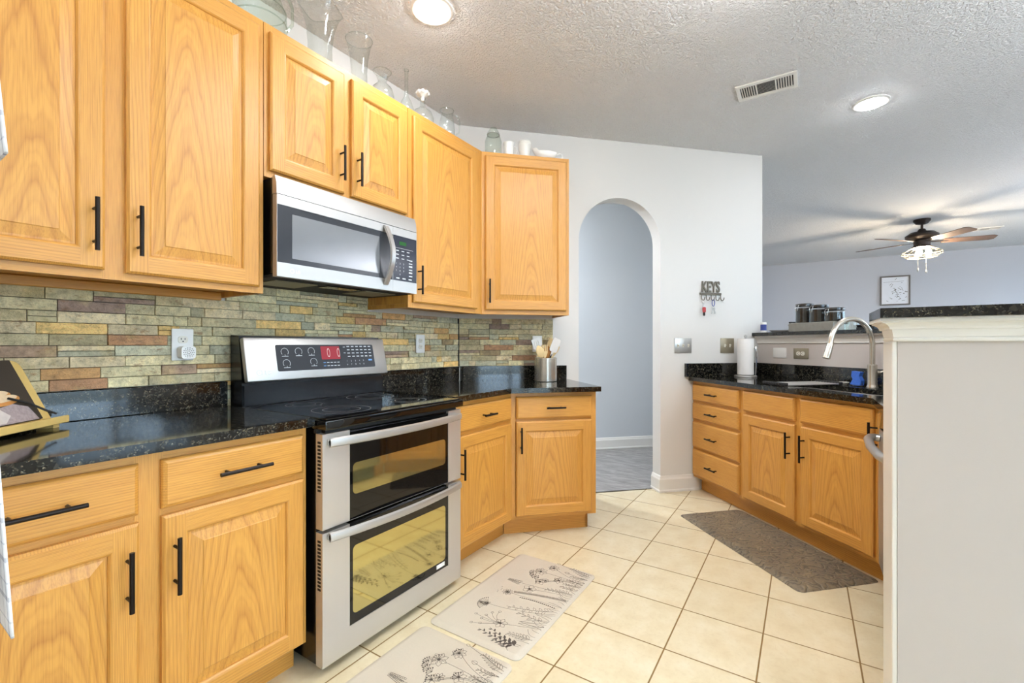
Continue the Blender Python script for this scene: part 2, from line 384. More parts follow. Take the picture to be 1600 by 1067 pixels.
# living room
bm = new_bm(); box(bm, (10.42, -7.2, -.002), (10.55, 1.6, CEIL)); struct('wall_living', bm, 'livp')
bm = new_bm(); prism(bm, [P2(3.36, 4.24), P2(3.36, 4.33), (10.42, -.60), (10.42, -.5)], -.002, CEIL); struct('wall_living_left', bm, 'livp')
def wall_with_holes(name, x0, x1, y, th, holes, mat):
    bm = new_bm(); prism(bm, [(x0, 0), (x1, 0), (x1, CEIL), (x0, CEIL)], y, y - th, holes=[[(a, c), (b, c), (b, d), (a, d)] for a, b, c, d in holes], f=lambda a, b, h: (a, h, b))
    return struct(name, bm, mat)
wall_with_holes('wall_right', -3.2, 3.3, -4.6, .14, [(-.9, .7, .06, 2.1), (1.1, 2.7, .06, 2.1)], 'wall')
wall_with_holes('wall_living_right', 3.3, 10.55, -7.05, .14, [(4.4, 6.0, .5, 2.2), (7.0, 9.6, .3, 2.3)], 'livp')
bm = new_bm(); box(bm, (3.2, -7.1, -.06), (3.3, -4.6, CEIL)); struct('wall_dining', bm, 'livp')
bm = new_bm(); box(bm, (-3.2, -4.7, 0), (-3.08, .0, CEIL)); struct('wall_back', bm, 'wall')
def window(k, x0, x1, z0, z1, y):
    bm = new_bm(); w = .055; xm = (x0 + x1) / 2
    for a, b, c, d in ((x0, x0 + w, z0, z1), (x1 - w, x1, z0, z1), (x0 + w, x1 - w, z0, z0 + w), (x0 + w, x1 - w, z1 - w, z1), (xm - w / 2, xm + w / 2, z0 + w, z1 - w)):
        box(bm, (a, y - .1, c), (b, y - .04, d), .004)
    for i in range(1, 4):
        z = z0 + w + (z1 - z0 - 2 * w) * i / 4
        box(bm, (x0 + w, y - .08, z - .01), (xm - w / 2, y - .06, z + .01)); box(bm, (xm + w / 2, y - .08, z - .01), (x1 - w, y - .06, z + .01))
    o = struct('window_%d' % k, bm, 'trim')
    bm = new_bm(); quad(bm, [(x0 + w, y - .07, z0 + w), (x1 - w, y - .07, z0 + w), (x1 - w, y - .07, z1 - w), (x0 + w, y - .07, z1 - w)]); struct('pane', bm, 'pane', parent=o)
window(1, -.9, .7, .06, 2.1, -4.6); window(2, 1.1, 2.7, .06, 2.1, -4.6); window(3, 4.4, 6.0, .5, 2.2, -7.05); window(4, 7.0, 9.6, .3, 2.3, -7.05)
bm = new_bm(); box(bm, (-12, -30, -.3), (22, -4.76, -.16)); struct('ground', bm, 'patio')
# half walls: behind the sink, behind the dishwasher run, and the end wall beside the camera
BAR_B, BAR_T = 1.244, 1.27
yb, yo, te = -3.023, -3.143, .12
uc = lambda v, y: v + y * 2 ** .5                # u where a line v=const meets y=const
XE0, XE1, YE = 1.60, 1.765, -2.313               # end wall
bm = new_bm()
prism(bm, [P2(UA, HV), P2(uc(HV, yb), HV), P2(uc(HV + te, yo), HV + te), P2(UA, HV + te)], 0, BAR_B); struct('wall_sink', bm, 'greige')
bm = new_bm(); prism(bm, [P2(uc(HV, yb), HV), (XE1, yb), (XE1, yo), P2(uc(HV + te, yo), HV + te)], 0, BAR_B); struct('wall_bar', bm, 'greige')
bm = new_bm(); box(bm, (XE0, -3.30, 0), (XE1, YE, BAR_B)); struct('wall_peninsula', bm, 'greige')
def crown(name, pts, z1, h=.062):
    bm = new_bm(); prof = [(0, z1 - h), (.008, z1 - h), (.011, z1 - h + .003), (.011, z1 - h + .008), (.008, z1 - h + .011), (.010, z1 - h + .013), (.014, z1 - .030), (.019, z1 - .029), (.020, z1 - .024), (.024, z1 - .018), (.031, z1 - .0135), (.036, z1 - .0125), (.036, z1 - .009), (.041, z1 - .008), (.041, z1), (0, z1)]
    n = len(pts); loops = []
    for i, p in enumerate(pts):
        p = Vector(p); nn = []
        if i: d = (p - Vector(pts[i - 1])).normalized(); nn.append(Vector((d.y, -d.x)))
        if i < n - 1: d = (Vector(pts[i + 1]) - p).normalized(); nn.append(Vector((d.y, -d.x)))
        m = (nn[0] + nn[-1]).normalized(); m = m / max(.3, m.dot(nn[0]))
        loops.append([(p.x + m.x * a, p.y + m.y * a, b) for a, b in prof])
    rings(bm, loops); return struct(name, bm, 'trim')
crown('trim_1', [P2(UA - .001, HV), P2(uc(HV, yb), HV), (XE1 + .04, yb)], BAR_B)
crown('trim_2', [(XE1, -2.9), (XE1, YE), (XE0, YE), (XE0, -3.30)], BAR_B)
bm = new_bm(); box(bm, (XE0 + .001, YE, 0), (XE1, YE + .012, BAR_B - .062), .002); struct('lit_end_cap', bm, 'trim')  # wall end catching lamplight, its brightness put into a white board

# ------------------------------------------------------------------ cabinet parts
def handle(parent, x, z, vert, L=.155):
    bm = new_bm(); so = .034; r = .0058
    if vert:
        tube(bm, [(0, -so, -L / 2), (0, -so, L / 2)], r, 10)
        for k in (-1, 1): tube(bm, [(0, 0, k * L * .31), (0, -so, k * L * .31)], .0042, 8)
    else:
        tube(bm, [(-L / 2, -so, 0), (L / 2, -so, 0)], r, 10)
        for k in (-1, 1): tube(bm, [(k * L * .31, 0, 0), (k * L * .31, -so, 0)], .0042, 8)
    return obj('handle', bm, 'handle', parent, (x, -.02, z))
def door(parent, x0, z0, x1, z1, hx=None, hz=None, sw=.056):
    w, h = x1 - x0, z1 - z0; T = .02
    bm = new_bm()
    def loop(i, y): return [(i, y, i), (w - i, y, i), (w - i, y, h - i), (i, y, h - i)]
    rings(bm, [loop(0, 0), loop(0, -T + .006), loop(.007, -T)], cap1=False)
    a, s = .007, sw
    q = [((a, a), (s, a), (s, h - a), (a, h - a), 0), ((w - s, a), (w - a, a), (w - a, h - a), (w - s, h - a), 0),
         ((s, a), (w - s, a), (w - s, s), (s, s), 1), ((s, h - s), (w - s, h - s), (w - s, h - a), (s, h - a), 1)]
    for p in q: quad(bm, [(c[0], -T, c[1]) for c in p[:4]], p[4])
    # moulded inner edge, sides with vertical grain and top/bottom with horizontal
    lp = [loop(s, -T), loop(s + .004, -T + .0015), loop(s + .008, -T + .006), loop(s + .009, -T + .010)]
    for l0, l1 in zip(lp, lp[1:]):
        for i in range(4): quad(bm, [l0[i], l0[(i + 1) % 4], l1[(i + 1) % 4], l1[i]], 0 if i in (1, 3) else 1)
    d = obj('door', bm, ['oak_v', 'oak_h'], parent, (x0, -.0005, z0), smooth=0)
    pw, ph = w - 2 * s - .018, h - 2 * s - .018; bm = new_bm()
    def pl(i, y): return [(-pw / 2 + i, y, -ph / 2 + i), (pw / 2 - i, y, -ph / 2 + i), (pw / 2 - i, y, ph / 2 - i), (-pw / 2 + i, y, ph / 2 - i)]
    rings(bm, [pl(0, -.004), pl(0, -.0105), pl(.006, -.0108), pl(.034, -.0175), pl(.036, -.0195)], cap0=True, cap1=True)
    obj('panel', bm, 'oak_p', d, (w / 2, 0, h / 2), smooth=0)
    if hx is not None: handle(d, hx - x0, hz - z0, True)
    return d
def drawer(parent, x0, z0, x1, z1, pull=True, L=.155, name='drawer'):
    bm = new_bm(); w, h = x1 - x0, z1 - z0
    def loop(i, y): return [(i, y, i), (w - i, y, i), (w - i, y, h - i), (i, y, h - i)]
    rings(bm, [loop(0, 0), loop(0, -.010), loop(.003, -.0145), loop(.011, -.02)])
    d = obj(name, bm, 'oak_h', parent, (x0, -.0005, z0), smooth=0)
    if pull: handle(d, w / 2, h / 2, False, L)
    return d
def frame(parent, stiles, rails, T=.02):
    bm = new_bm()
    for x0, x1, z0, z1 in stiles: box(bm, (x0, 0, z0), (x1, T, z1))
    for x0, x1, z0, z1 in rails: box(bm, (x0, .0006, z0), (x1, T, z1), mat=1)
    return obj('face_frame', bm, ['oak_v', 'oak_h'], parent, smooth=0)
def base_carcass(parent, poly, z0, z1):
    bm = new_bm(); prism(bm, poly, z0, z1); return obj('carcass', bm, 'oak_v', parent, smooth=0)
def toe(parent, pts, h=.114, th=.016):
    bm = new_bm()
    for (a, b) in zip(pts, pts[1:]):
        a, b = Vector(a), Vector(b); d = (b - a).normalized(); n = Vector((-d.y, d.x)) * th
        prism(bm, [a, b, b + n, a + n], 0.0005, h)
    return obj('toe_kick', bm, 'oak_h', parent, smooth=0)
Z0, Z1, D = .114, .882, .608

# base cabinet left of the range
c = thing('base_cabinet', 'oak base cabinet with two drawers over two doors, left of the stainless range', 'cabinet', (.045, -.61, 0), 0)
base_carcass(c, [(0, .02), (.907, .02), (.907, D), (0, D)], Z0, Z1)
frame(c, [(0, .05, Z0, Z1), (.415, .48, Z0, Z1), (.857, .907, Z0, Z1)], [(.05, .415, .70, .73), (.48, .857, .70, .73), (.05, .415, Z0, .14), (.48, .857, Z0, .14), (.05, .415, .845, Z1), (.48, .857, .845, Z1)])
toe(c, [(0, .076), (.907, .076)])
drawer(c, .045, .722, .422, .857); drawer(c, .4725, .722, .890, .857)
door(c, .045, .124, .422, .702, .395, .565); door(c, .4725, .124, .890, .702, .500, .565)
# base cabinet right of the range
c = thing('base_cabinet', 'narrow oak base cabinet with one drawer over one door, tucked right of the range', 'cabinet', (1.727, -.61, 0), 0)
fx = 1.185 * 2 ** .5 + .61 - 1.727            # mitre with the angled end cabinet
base_carcass(c, [(0, .02), (fx + .008, .02), (fx + .008 + .588 * .4142, D), (0, D)], Z0, Z1)
frame(c, [(0, .045, Z0, Z1), (fx - .03, fx, Z0, Z1)], [(.045, fx - .03, .70, .73), (.045, fx - .03, Z0, .14), (.045, fx - .03, .845, Z1)])
toe(c, [(0, .076), (fx + .03, .076)])
drawer(c, .030, .722, fx - .014, .857, L=.11); door(c, .030, .124, fx - .014, .702, .058, .565)
# angled end cabinet
v0 = (fx + 1.727 + .61) * R2
c = thing('base_cabinet', 'oak base cabinet with one drawer and door, angled at the counter end beside archway', 'cabinet', UV(1.185, v0), -pi / 4)
w = 2.595 - v0
base_carcass(c, [(.012, .02), (w, .02), (w, .598), (.012 - .578 * .4142 + .012, .598)], Z0, Z1)
frame(c, [(0, .03, Z0, Z1), (w - .035, w, Z0, Z1)], [(.03, w - .035, .70, .73), (.03, w - .035, Z0, .14), (.03, w - .035, .845, Z1)])
toe(c, [(-.028, .076), (w - .026, .076), (w - .026, .55)])
drawer(c, .032, .722, w - .033, .857, L=.12); door(c, .032, .135, w - .033, .708, .058, .60)
# drawer base by the arch wall (front faces -v)
uL = UA - .004
c = thing('drawer_cabinet', 'oak cabinet of four stacked drawers against the wall below the switches', 'cabinet', UV(uL, 3.68), -3 * pi / 4)
wd = uL - 1.216
base_carcass(c, [(0, .02), (wd, .02), (wd, .606), (0, .606)], Z0, Z1)
frame(c, [(0, .03, Z0, Z1), (wd - .03, wd, Z0, Z1)], [(.03, wd - .03, z, z + .035) for z in (.114, .325, .545, .695, .847)])
toe(c, [(0, .076), (wd, .076)])
for a, b in ((.135, .338), (.358, .557), (.580, .706), (.727, .857)): drawer(c, .012, a, wd - .022, b, L=.115)
# sink base
c = thing('sink_cabinet', 'oak sink base cabinet with two false drawer fronts above two doors', 'cabinet', UV(1.216, 3.68), -3 * pi / 4)
ws = 1.216 - .27
base_carcass(c, [(0, .02), (ws, .02), (ws, .606), (0, .606)], Z0, .66)
frame(c, [(0, .03, Z0, Z1), (.442, .498, Z0, Z1), (ws - .035, ws, Z0, Z1)], [(a, b, z, z + .035) for a, b in ((.03, .442), (.498, ws - .035)) for z in (.114, .690, .847)])
toe(c, [(0, .076), (ws + .03, .076)])
drawer(c, .022, .722, .448, .860, False, name='false_drawer'); drawer(c, .486, .722, ws - .030, .860, False, name='false_drawer')
door(c, .022, .135, .448, .700, .420, .575); door(c, .493, .135, ws - .030, .700, .521, .575)
# filler door in the corner + dishwasher + hidden end cabinet (fronts face +y)
YD = -2.411
c = thing('filler_cabinet', 'narrow oak corner cabinet front between sink base and dishwasher', 'cabinet', (2.785, YD, 0), pi)
base_carcass(c, [(.0, .02), (.085, .02), (.085, .5), (.0, .3)], Z0, .66)
frame(c, [(0, .085, Z0, Z1)], []); toe(c, [(-.03, .076), (.085, .076)])
d = drawer(c, .012, .135, .074, .858, False, name='narrow_door'); handle(d, .022, .60, True, .13)
c = thing('base_cabinet', 'plain oak base cabinet behind the half wall, next to the dishwasher', 'cabinet', (2.092, YD, 0), pi)
wx = 2.092 - XE1 - .004
base_carcass(c, [(0, .02), (wx, .02), (wx, .60), (0, .60)], Z0, Z1); frame(c, [(0, wx, Z0, Z1)], []); toe(c, [(0, .076), (wx, .076)])
drawer(c, .02, .722, wx - .02, .857); door(c, .02, .135, wx - .02, .702, .048, .6)
c = thing('dishwasher', 'stainless dishwasher with bowed bar handle, half hidden behind the end wall', 'dishwasher', (2.697, YD, 0), pi)
bm = new_bm(); box(bm, (.004, .02, .11), (.598, .56, .878)); obj('body', bm, 'black_enamel', c)
bm = new_bm(); prof = [(0.018, .115), (-.012, .125), (-.022, .16), (-.024, .45), (-.022, .74), (-.020, .785), (.018, .785)]
prism(bm, prof, .004, .598, f=lambda a, b, h: (h, a, b)); obj('door', bm, 'steel', c)
bm = new_bm(); prism(bm, [(.018, .788), (-.020, .788), (-.008, .872), (.018, .874)], .004, .598, f=lambda a, b, h: (h, a, b)); obj('control_panel', bm, 'black_glass', c)
bm = new_bm(); tube(bm, [(.05, -.022, .745), (.046, -.042, .747), (.06, -.058, .748), (.12, -.072, .748), (.30, -.080, .748), (.48, -.072, .748), (.54, -.058, .748), (.554, -.042, .747), (.55, -.022, .745)], .017, 12)
obj('handle', bm, 'steel', c)
bm = new_bm(); box(bm, (.004, .05, .001), (.598, .065, .11)); obj('toe_panel', bm, 'black_enamel', c)

# upper cabinets
UB, UT, UF = 1.372, 2.438, -.324
def upper(label, loc, rz, w, z0, z1, depth, stiles, rails, poly=None, cleat=None):
    c = thing('wall_cabinet', label, 'cabinet', loc, rz)
    poly = poly or [(0, .02), (w, .02), (w, depth), (0, depth)]
    bm = new_bm(); prism(bm, poly, z0 + .022, z1)
    for x in (0, w - .016):
        if poly and len(poly) == 4 and cleat is not None: box(bm, (x, .02, z0), (x + .016, depth, z0 + .022))
    obj('carcass', bm, 'oak_v', c, smooth=0)
    frame(c, stiles, rails)
    if cleat:
        bm = new_bm(); box(bm, (cleat[0], depth - .03, z0 - .012), (cleat[1], depth - .006, z0 + .021), .003); obj('cleat', bm, 'oak_h', c)
    return c
dU = .323
c = upper('tall two-door oak wall cabinet at far left above the cookbook stand', (.045, UF, 0), 0, .909, UB, UT, dU,
          [(0, .05, UB, UT), (.428, .482, UB, UT), (.864, .909, UB, UT)], [(a, b, z, z + .045) for a, b in ((.05, .428), (.482, .864)) for z in (UB, UT - .045)], cleat=(.016, .893))
door(c, .018, 1.398, .429, 2.405, .402, 1.525); door(c, .480, 1.395, .888, 2.405, .507, 1.525)
c = upper('short two-door oak wall cabinet directly above the microwave', (.957, UF, 0), 0, .762, 1.834, UT, dU,
          [(0, .04, 1.834, UT), (.352, .41, 1.834, UT), (.722, .762, 1.834, UT)], [(a, b, z, z + .045) for a, b in ((.04, .352), (.41, .722)) for z in (1.834, UT - .045)])
door(c, .017, 1.860, .358, 2.405, .333, 1.985); door(c, .398, 1.860, .745, 2.405, .425, 1.985)
xk = (1.451 * 2 ** .5 - UF) - 1.722
c = upper('single-door oak wall cabinet between the microwave and the angled corner cabinet', (1.722, UF, 0), 0, xk, UB, UT, dU,
          [(0, .04, UB, UT), (xk - .07, xk, UB, UT)], [(.04, xk - .07, z, z + .045) for z in (UB, UT - .045)],
          poly=[(0, .02), (xk + .008, .02), (xk + .008 + .30 * .4142, dU), (0, dU)])
door(c, .028, 1.400, xk - .066, 2.405, .056, 1.52)
bm = new_bm(); box(bm, (0, .021, UB), (.016, dU, UB + .0215)); obj('end_panel', bm, 'oak_v', c)
vk = (xk + 1.722 - UF) * R2; wk = 2.51 - vk
c = upper('single-door oak wall cabinet angled across the corner, with white pottery on top', UV(1.451, vk), -pi / 4, wk, UB, UT, .33,
          [(0, .03, UB, UT), (wk - .03, wk, UB, UT)], [(.03, wk - .03, z, z + .045) for z in (UB, UT - .045)],
          poly=[(.010, .02), (wk, .02), (wk, .332), (.010 - .31 * .4142, .332)])
door(c, .022, 1.400, wk - .022, 2.410, .048, 1.52)
bm = new_bm(); box(bm, (wk - .016, .021, UB), (wk, .332, UB + .0215)); obj('end_panel', bm, 'oak_v', c)

# ------------------------------------------------------------------ counters
def slab(bm, poly, z0=.884, z1=.914, holes=()):
    prism(bm, poly, z0, z1, holes)
t = thing('countertop', 'black speckled granite countertop left of the range', 'countertop', (0, 0, 0))
bm = new_bm(); slab(bm, [(.03, -.648), (.962, -.648), (.962, -.002), (.03, -.002)]); obj('slab', bm, 'granite', t, smooth=0)
bm = new_bm(); box(bm, (.03, -.030, .9145), (.962, -.002, 1.016), .002); obj('upstand', bm, 'granite', t)
t = thing('countertop', 'black granite countertop right of the range, bending to the steel utensil crock', 'countertop', (0, 0, 0))
xc = 1.123 * 2 ** .5 + .648
e0, e1 = P2(1.123, 2.605), P2(UA - .002, 2.605)
bm = new_bm(); slab(bm, [(1.727, -.648), (xc, -.648), e0, e1, (CX - .004, -.002), (1.727, -.002)]); obj('slab', bm, 'granite', t, smooth=0)
bm = new_bm(); box(bm, (1.727, -.030, .9145), (CX - .018, -.002, 1.016), .002); obj('upstand', bm, 'granite', t)
bm = new_bm(); prism(bm, [(UA - .002, 1.80), (UA - .030, 1.82), (UA - .030, 2.598), (UA - .002, 2.598)], .9145, 1.016, f=lambda a, b, h: UV(a, b, h)); obj('upstand', bm, 'granite', t, smooth=0)
t = thing('countertop', 'black granite countertop around the sink, turning the corner to the dishwasher', 'countertop', (0, 0, 0))
SU0, SU1, SV0, SV1 = .36, 1.08, 3.765, 4.085
def rrect(u0, u1, v0, v1, r, n=6):
    out = []
    for cx, cy, a in ((u1 - r, v1 - r, 0), (u0 + r, v1 - r, 90), (u0 + r, v0 + r, 180), (u1 - r, v0 + r, 270)):
        out += [(cx + r * cos(radians(a + 90 * k / n)), cy + r * sin(radians(a + 90 * k / n))) for k in range(n + 1)]
    return out
yf = -2.375
bm = new_bm()
slab(bm, [P2(UA - .002, 3.64), P2(uc(3.64, yf), 3.64), (XE1 + .002, yf), (XE1 + .002, yb + .002), P2(uc(HV - .002, yb + .002), HV - .002), P2(UA - .002, HV - .002)], holes=[[P2(*p) for p in rrect(SU0, SU1, SV0, SV1, .04)]])
obj('slab', bm, 'granite', t, smooth=0)
bm = new_bm(); prism(bm, [(UA - .002, 3.602), (UA - .030, 3.602), (UA - .030, HV - .031), (UA - .002, HV - .031)], .9145, 1.022, f=lambda a, b, h: UV(a, b, h)); obj('upstand', bm, 'granite', t, smooth=0)
bm = new_bm(); prism(bm, [P2(UA - .002, HV - .002), P2(uc(HV - .002, yb + .002), HV - .002), P2(uc(HV - .03, yb + .03), HV - .03), P2(UA - .002, HV - .03)], .9145, 1.022); obj('upstand', bm, 'granite', t, smooth=0)
bm = new_bm(); box(bm, (XE1 + .003, yb + .002, .9145), (P2(uc(HV - .03, yb + .03), HV - .03)[0] - .002, yb + .030, 1.022)); obj('upstand', bm, 'granite', t, smooth=0)
# bar top
vb, yi = HV - .06, yb + .06
poly = [P2(UA - .001, vb), P2(uc(vb, yi), vb), (1.762 + .03, yi), (1.762 + .03, -2.27), (1.545, -2.27), (1.545, -3.42), P2(uc(4.60, -3.42), 4.60), P2(UA + .1, 4.60), P2(UA + .1, 4.335), P2(UA - .001, 4.335)]
bm = new_bm(); prism(bm, poly, BAR_B + .0005, BAR_T); tag(obj('bar_top', bm, 'granite', smooth=0), 'raised dark granite bar top capping the half walls around the sink', 'countertop')

# ------------------------------------------------------------------ slate backsplash
PAL = [((162, 159, 134), 16), ((174, 170, 140), 16), ((156, 158, 140), 12), ((178, 172, 142), 14), ((188, 178, 150), 9), ((164, 156, 126), 12), ((152, 118, 88), 3), ((168, 134, 90), 4), ((134, 116, 106), 4), ((150, 130, 112), 6), ((194, 168, 112), 5), ((140, 126, 96), 4)]
PAL = [((min(255, r * 1.15), min(255, g * 1.11), b * 1.05), k) for (r, g, b), k in PAL]
PC = [p for p, k in PAL for _ in range(k)]
def bricks(bm, lay, x0, x1, z0, z1, rows, y=-.004):
    rh = (z1 - z0) / rows
    for r in range(rows):
        x = x0
        while x < x1 - 1e-4:
            L = random.choice([.05, .07, .09, .12, .15, .18, .22]); L = min(L, x1 - x)
            if x1 - x - L < .03: L = x1 - x
            split = random.random() < .15 and L > .06
            for (a, b) in ([(0, .5), (.5, 1)] if split else [(0, 1)]):
                za, zb = z0 + (r + a) * rh + .0004, z0 + (r + b) * rh - .0004; d = random.uniform(.004, .012)
                c = random.choice(PC); k = random.uniform(.9, 1.1); c = lin(tuple(min(255, q * k) for q in c))
                j = lambda s: random.uniform(-s, s)
                X0, X1, e = x + .0004, x + L - .0004, .0012
                bk = [(X0, y, za), (X1, y, za), (X1, y, zb), (X0, y, zb)]
                fr = [(X0 + e, y - d + j(.0015), za + e), (X1 - e, y - d + j(.0015), za + e), (X1 - e, y - d + j(.0015), zb - e), (X0 + e, y - d + j(.0015), zb - e)]
                vb_ = [bm.verts.new(p) for p in bk]; vf = [bm.verts.new(p) for p in fr]
                fs = [bm.faces.new((vf[0], vf[1], vf[2], vf[3]))] + [bm.faces.new((vb_[i], vb_[(i + 1) % 4], vf[(i + 1) % 4], vf[i])) for i in range(4)]
                for f in fs:
                    for l in f.loops: l[lay] = c
            x += L
bm = new_bm(); lay = bm.loops.layers.float_color.new('Col')
bricks(bm, lay, .03, CX - .012, 1.0165, 1.362, 9)
bricks(bm, lay, .962, 1.727, .90, 1.0165, 3)
bricks(bm, lay, .962, 1.716, 1.3622, 1.438, 2)
nb = len(bm.faces); quad(bm, [(.03, -.0035, 1.0168), (CX, -.0035, 1.0168), (CX, -.0035, 1.36), (.03, -.0035, 1.36)], 1); quad(bm, [(.963, -.0035, .90), (1.726, -.0035, .90), (1.726, -.0035, 1.0168), (.963, -.0035, 1.0168)], 1); quad(bm, [(.962, -.0034, 1.36), (1.716, -.0034, 1.36), (1.716, -.0034, 1.438), (.962, -.0034, 1.438)], 1)
tag(obj('backsplash', bm, ['slate', 'vent_dark'], smooth=0), 'split-face slate backsplash of thin stone strips along the range wall', 'backsplash')
bm = new_bm(); lay = bm.loops.layers.float_color.new('Col')
bricks(bm, lay, .008, 2.498 - CX * R2, 1.0165, 1.362, 9)
quad(bm, [(0, -.0035, 1.0165), (2.497 - CX * R2, -.0035, 1.0165), (2.497 - CX * R2, -.0035, 1.36), (0, -.0035, 1.36)], 1)
tag(obj('backsplash', bm, ['slate', 'vent_dark'], None, (CX, 0, 0), (0, 0, -pi / 4), smooth=0), 'short slate stone backsplash on the angled wall behind the utensil crock', 'backsplash')

# ------------------------------------------------------------------ range
RX, RW, RY = .967, .755, -.685
t = thing('range', 'stainless double-oven electric range with black glass cooktop', 'range', (RX, 0, 0))
bm = new_bm(); box(bm, (.004, -.645, .03), (RW - .004, -.03, .872), .004); 
for x in (.06, RW - .06):
    for y in (-.58, -.1): lathe(bm, [(.018, 0), (.018, .03)], 10, (x, y, 0.0005))
obj('body', bm, 'black_enamel', t)
bm = new_bm(); box(bm, (0, -.703, .873), (RW, -.11, .905), .003, 2); box(bm, (.012, -.69, .905), (RW - .012, -.13, .9105), .003)
ck = obj('cooktop', bm, 'black_glass', t)
for x, y, r in ((.20, -.52, .115), (.56, -.52, .09), (.20, -.26, .075), (.56, -.26, .115)):
    bm = new_bm()
    for rr in (r, r * .64):
        rings(bm, [[(x + q * cos(2 * pi * k / 40), y + q * sin(2 * pi * k / 40), .9108) for k in range(40)] for q in (rr, rr - .0022)], cap0=False, cap1=False)
    obj('burner_ring', bm, 'silver', ck)
bm = new_bm(); box(bm, (.0, RY + .035, .858), (RW, RY + .05, .872)); box(bm, (.02, RY + .012, .846), (RW - .02, RY + .05, .8725), .002); obj('vent_strip', bm, 'vent_dark', t)
def oven_door(z0, z1, gz0, gz1, wz0, wz1, hz, name):
    bm = new_bm(); GL, GR = .113, .665
    # stainless surround built around the glass opening
    for a, b in (((0, z0), (GL, z1)), ((GR, z0), (RW, z1)), ((GL, z0), (GR, gz0))):
        box(bm, (a[0], RY, a[1]), (b[0], RY + .038, b[1]), .0)
    d = obj(name, bm, 'steel_v', t, smooth=0)
    bm = new_bm(); box(bm, (GL + .0005, RY + .002, gz0 + .0005), (GR - .0005, RY + .036, gz1), .0); 
    box(bm, (GL + .0005, RY + .012, gz1), (GR - .0005, RY + .036, z1 - .001)); obj('glass_front', bm, 'black_glass', d)
    bm = new_bm(); prism(bm, rrect(.128, .646, wz0, wz1, .018), RY + .0014, RY + .003, f=lambda a, b, h: (a, h, b)); obj('window', bm, 'oven_glass', d)
    bm = new_bm(); n = 24; L = []
    for k in range(n + 1):
        s = k / n; x = .018 + (RW - .036) * s; bow = sin(pi * s) ** .8 if 0 < s < 1 else 0; y = RY - .022 - .035 * bow
        hh = .017; th = .008
        L.append([(x, y + th, hz - hh), (x, y, hz - hh * .7), (x, y - .002, hz), (x, y, hz + hh * .7), (x, y + th, hz + hh), (x, y + th + .004, hz)])
    rings(bm, L)
    for x in (.03, RW - .03): box(bm, (x - .012, RY - .024, hz - .012), (x + .012, RY - .0005, hz + .012), .003)
    obj('handle', bm, 'steel', d)
    bm = new_bm()
    for k in range(int((z1 - z0 - .12) / .013)):
        z = z1 - .03 - k * .013
        if k < 14: box(bm, (-.0006, RY + .010, z - .004), (.0006, RY + .028, z + .004))
    obj('side_vent', bm, 'vent_dark', d)
    return d
oven_door(.520, .857, .5205, .848, .612, .730, .827, 'upper_door')
d = oven_door(.035, .508, .128, .500, .165, .420, .493, 'lower_door')
bm = new_bm(); box(bm, (.585, RY + .0008, .140), (.640, RY + .0016, .158)); obj('sticker', bm, 'white', d)
# back guard
bm = new_bm(); prism(bm, [(-.03, .895), (-.128, .912), (-.122, 1.03), (-.098, 1.21), (-.03, 1.215)], .006, RW - .006, f=lambda a, b, h: (h, a, b)); obj('back_guard', bm, 'black_enamel', t, smooth=0)
bm = new_bm(); prism(bm, [(-.124, .918), (-.128, .995), (-.136, 1.0), (-.134, .918)], .010, RW - .010, f=lambda a, b, h: (h, a, b)); obj('riser', bm, 'black_enamel', t, smooth=0)
# tilted stainless control panel: local x along, local z up the slope
tilt = math.atan2(.042, .186)
cp_loc = (.004, -.176, 1.018); PH, PW = .191, RW - .008
bm = new_bm(); box(bm, (0, 0, 0), (PW, .03, PH), .006, 2); cp = obj('control_panel', bm, 'steel', t, cp_loc, (-tilt, 0, 0))
bm = new_bm(); prism(bm, rrect(.132, .665, .038, .158, .008), -.0016, .002, f=lambda a, b, h: (a, h, b)); bmp = bm
RXm = Matrix.Rotation(pi / 2, 4, 'X')
def on_panel(x, z, y=-.0019): return Matrix.Translation((x, y, z)) @ RXm
bm = new_bm(); prism(bm, rrect(.352, .456, .085, .150, .004), -.0024, -.0016, f=lambda a, b, h: (a, h, b))
for x in (.392, .448):
    rings(bm, [[(x + .008 * k * cos(a * 2 * pi / 24), -.0027, .118 + .022 * k * sin(a * 2 * pi / 24)) for a in range(24)] for k in (1, .8)], 1, cap0=False, cap1=False)  # two pale oval rings on the display
obj('display', bm, ['red_led', 'led_line'], cp, smooth=0)
bm = bmp
def arc(x, z, r, a0=-40, a1=220):
    pts = [radians(a0 + (a1 - a0) * k / 24) for k in range(25)]
    rings(bm, [[(x + q * cos(a), -.0021, z + q * sin(a)) for a in pts] for q in (r, r - .0016)], 1, closed=False)
def dash(x0, x1, z, h=.003, m=0): quad(bm, [(x0, -.0021, z), (x1, -.0021, z), (x1, -.0021, z + h), (x0, -.0021, z + h)], m + 1)
for x, z in ((.172, .125), (.238, .126), (.302, .127), (.175, .073), (.308, .076)):
    arc(x, z, .0175); dash(x - .015, x + .015, z - .021, .0025); dash(x - .001, x + .001, z - .018, .006)
for k in range(5): dash(.358 + k * .019, .371 + k * .019, .068, .0035, 1 if k == 0 else 0); dash(.358 + k * .019, .371 + k * .019, .052, .0035, 1 if k == 0 else 0)
for r in range(4):
    for k in range(6): dash(.500 + k * .0265, .516 + k * .0265, .146 - r * .017, .0045)
for k in range(2): dash(.478, .490, .144 - k * .03, .003)
for k, ch in enumerate('12345'): add_text(bm, ch, .011, on_panel(.492 + k * .025, .074, -.0021), 1)
for k, ch in enumerate('67890'): add_text(bm, ch, .011, on_panel(.492 + k * .025, .056, -.0021), 1)
dash(.625, .648, .072, .008, 1)
obj('control_glass', bm, ['panel_grey', 'mark', 'mark_blue'], cp, smooth=0)
bm = new_bm(); 
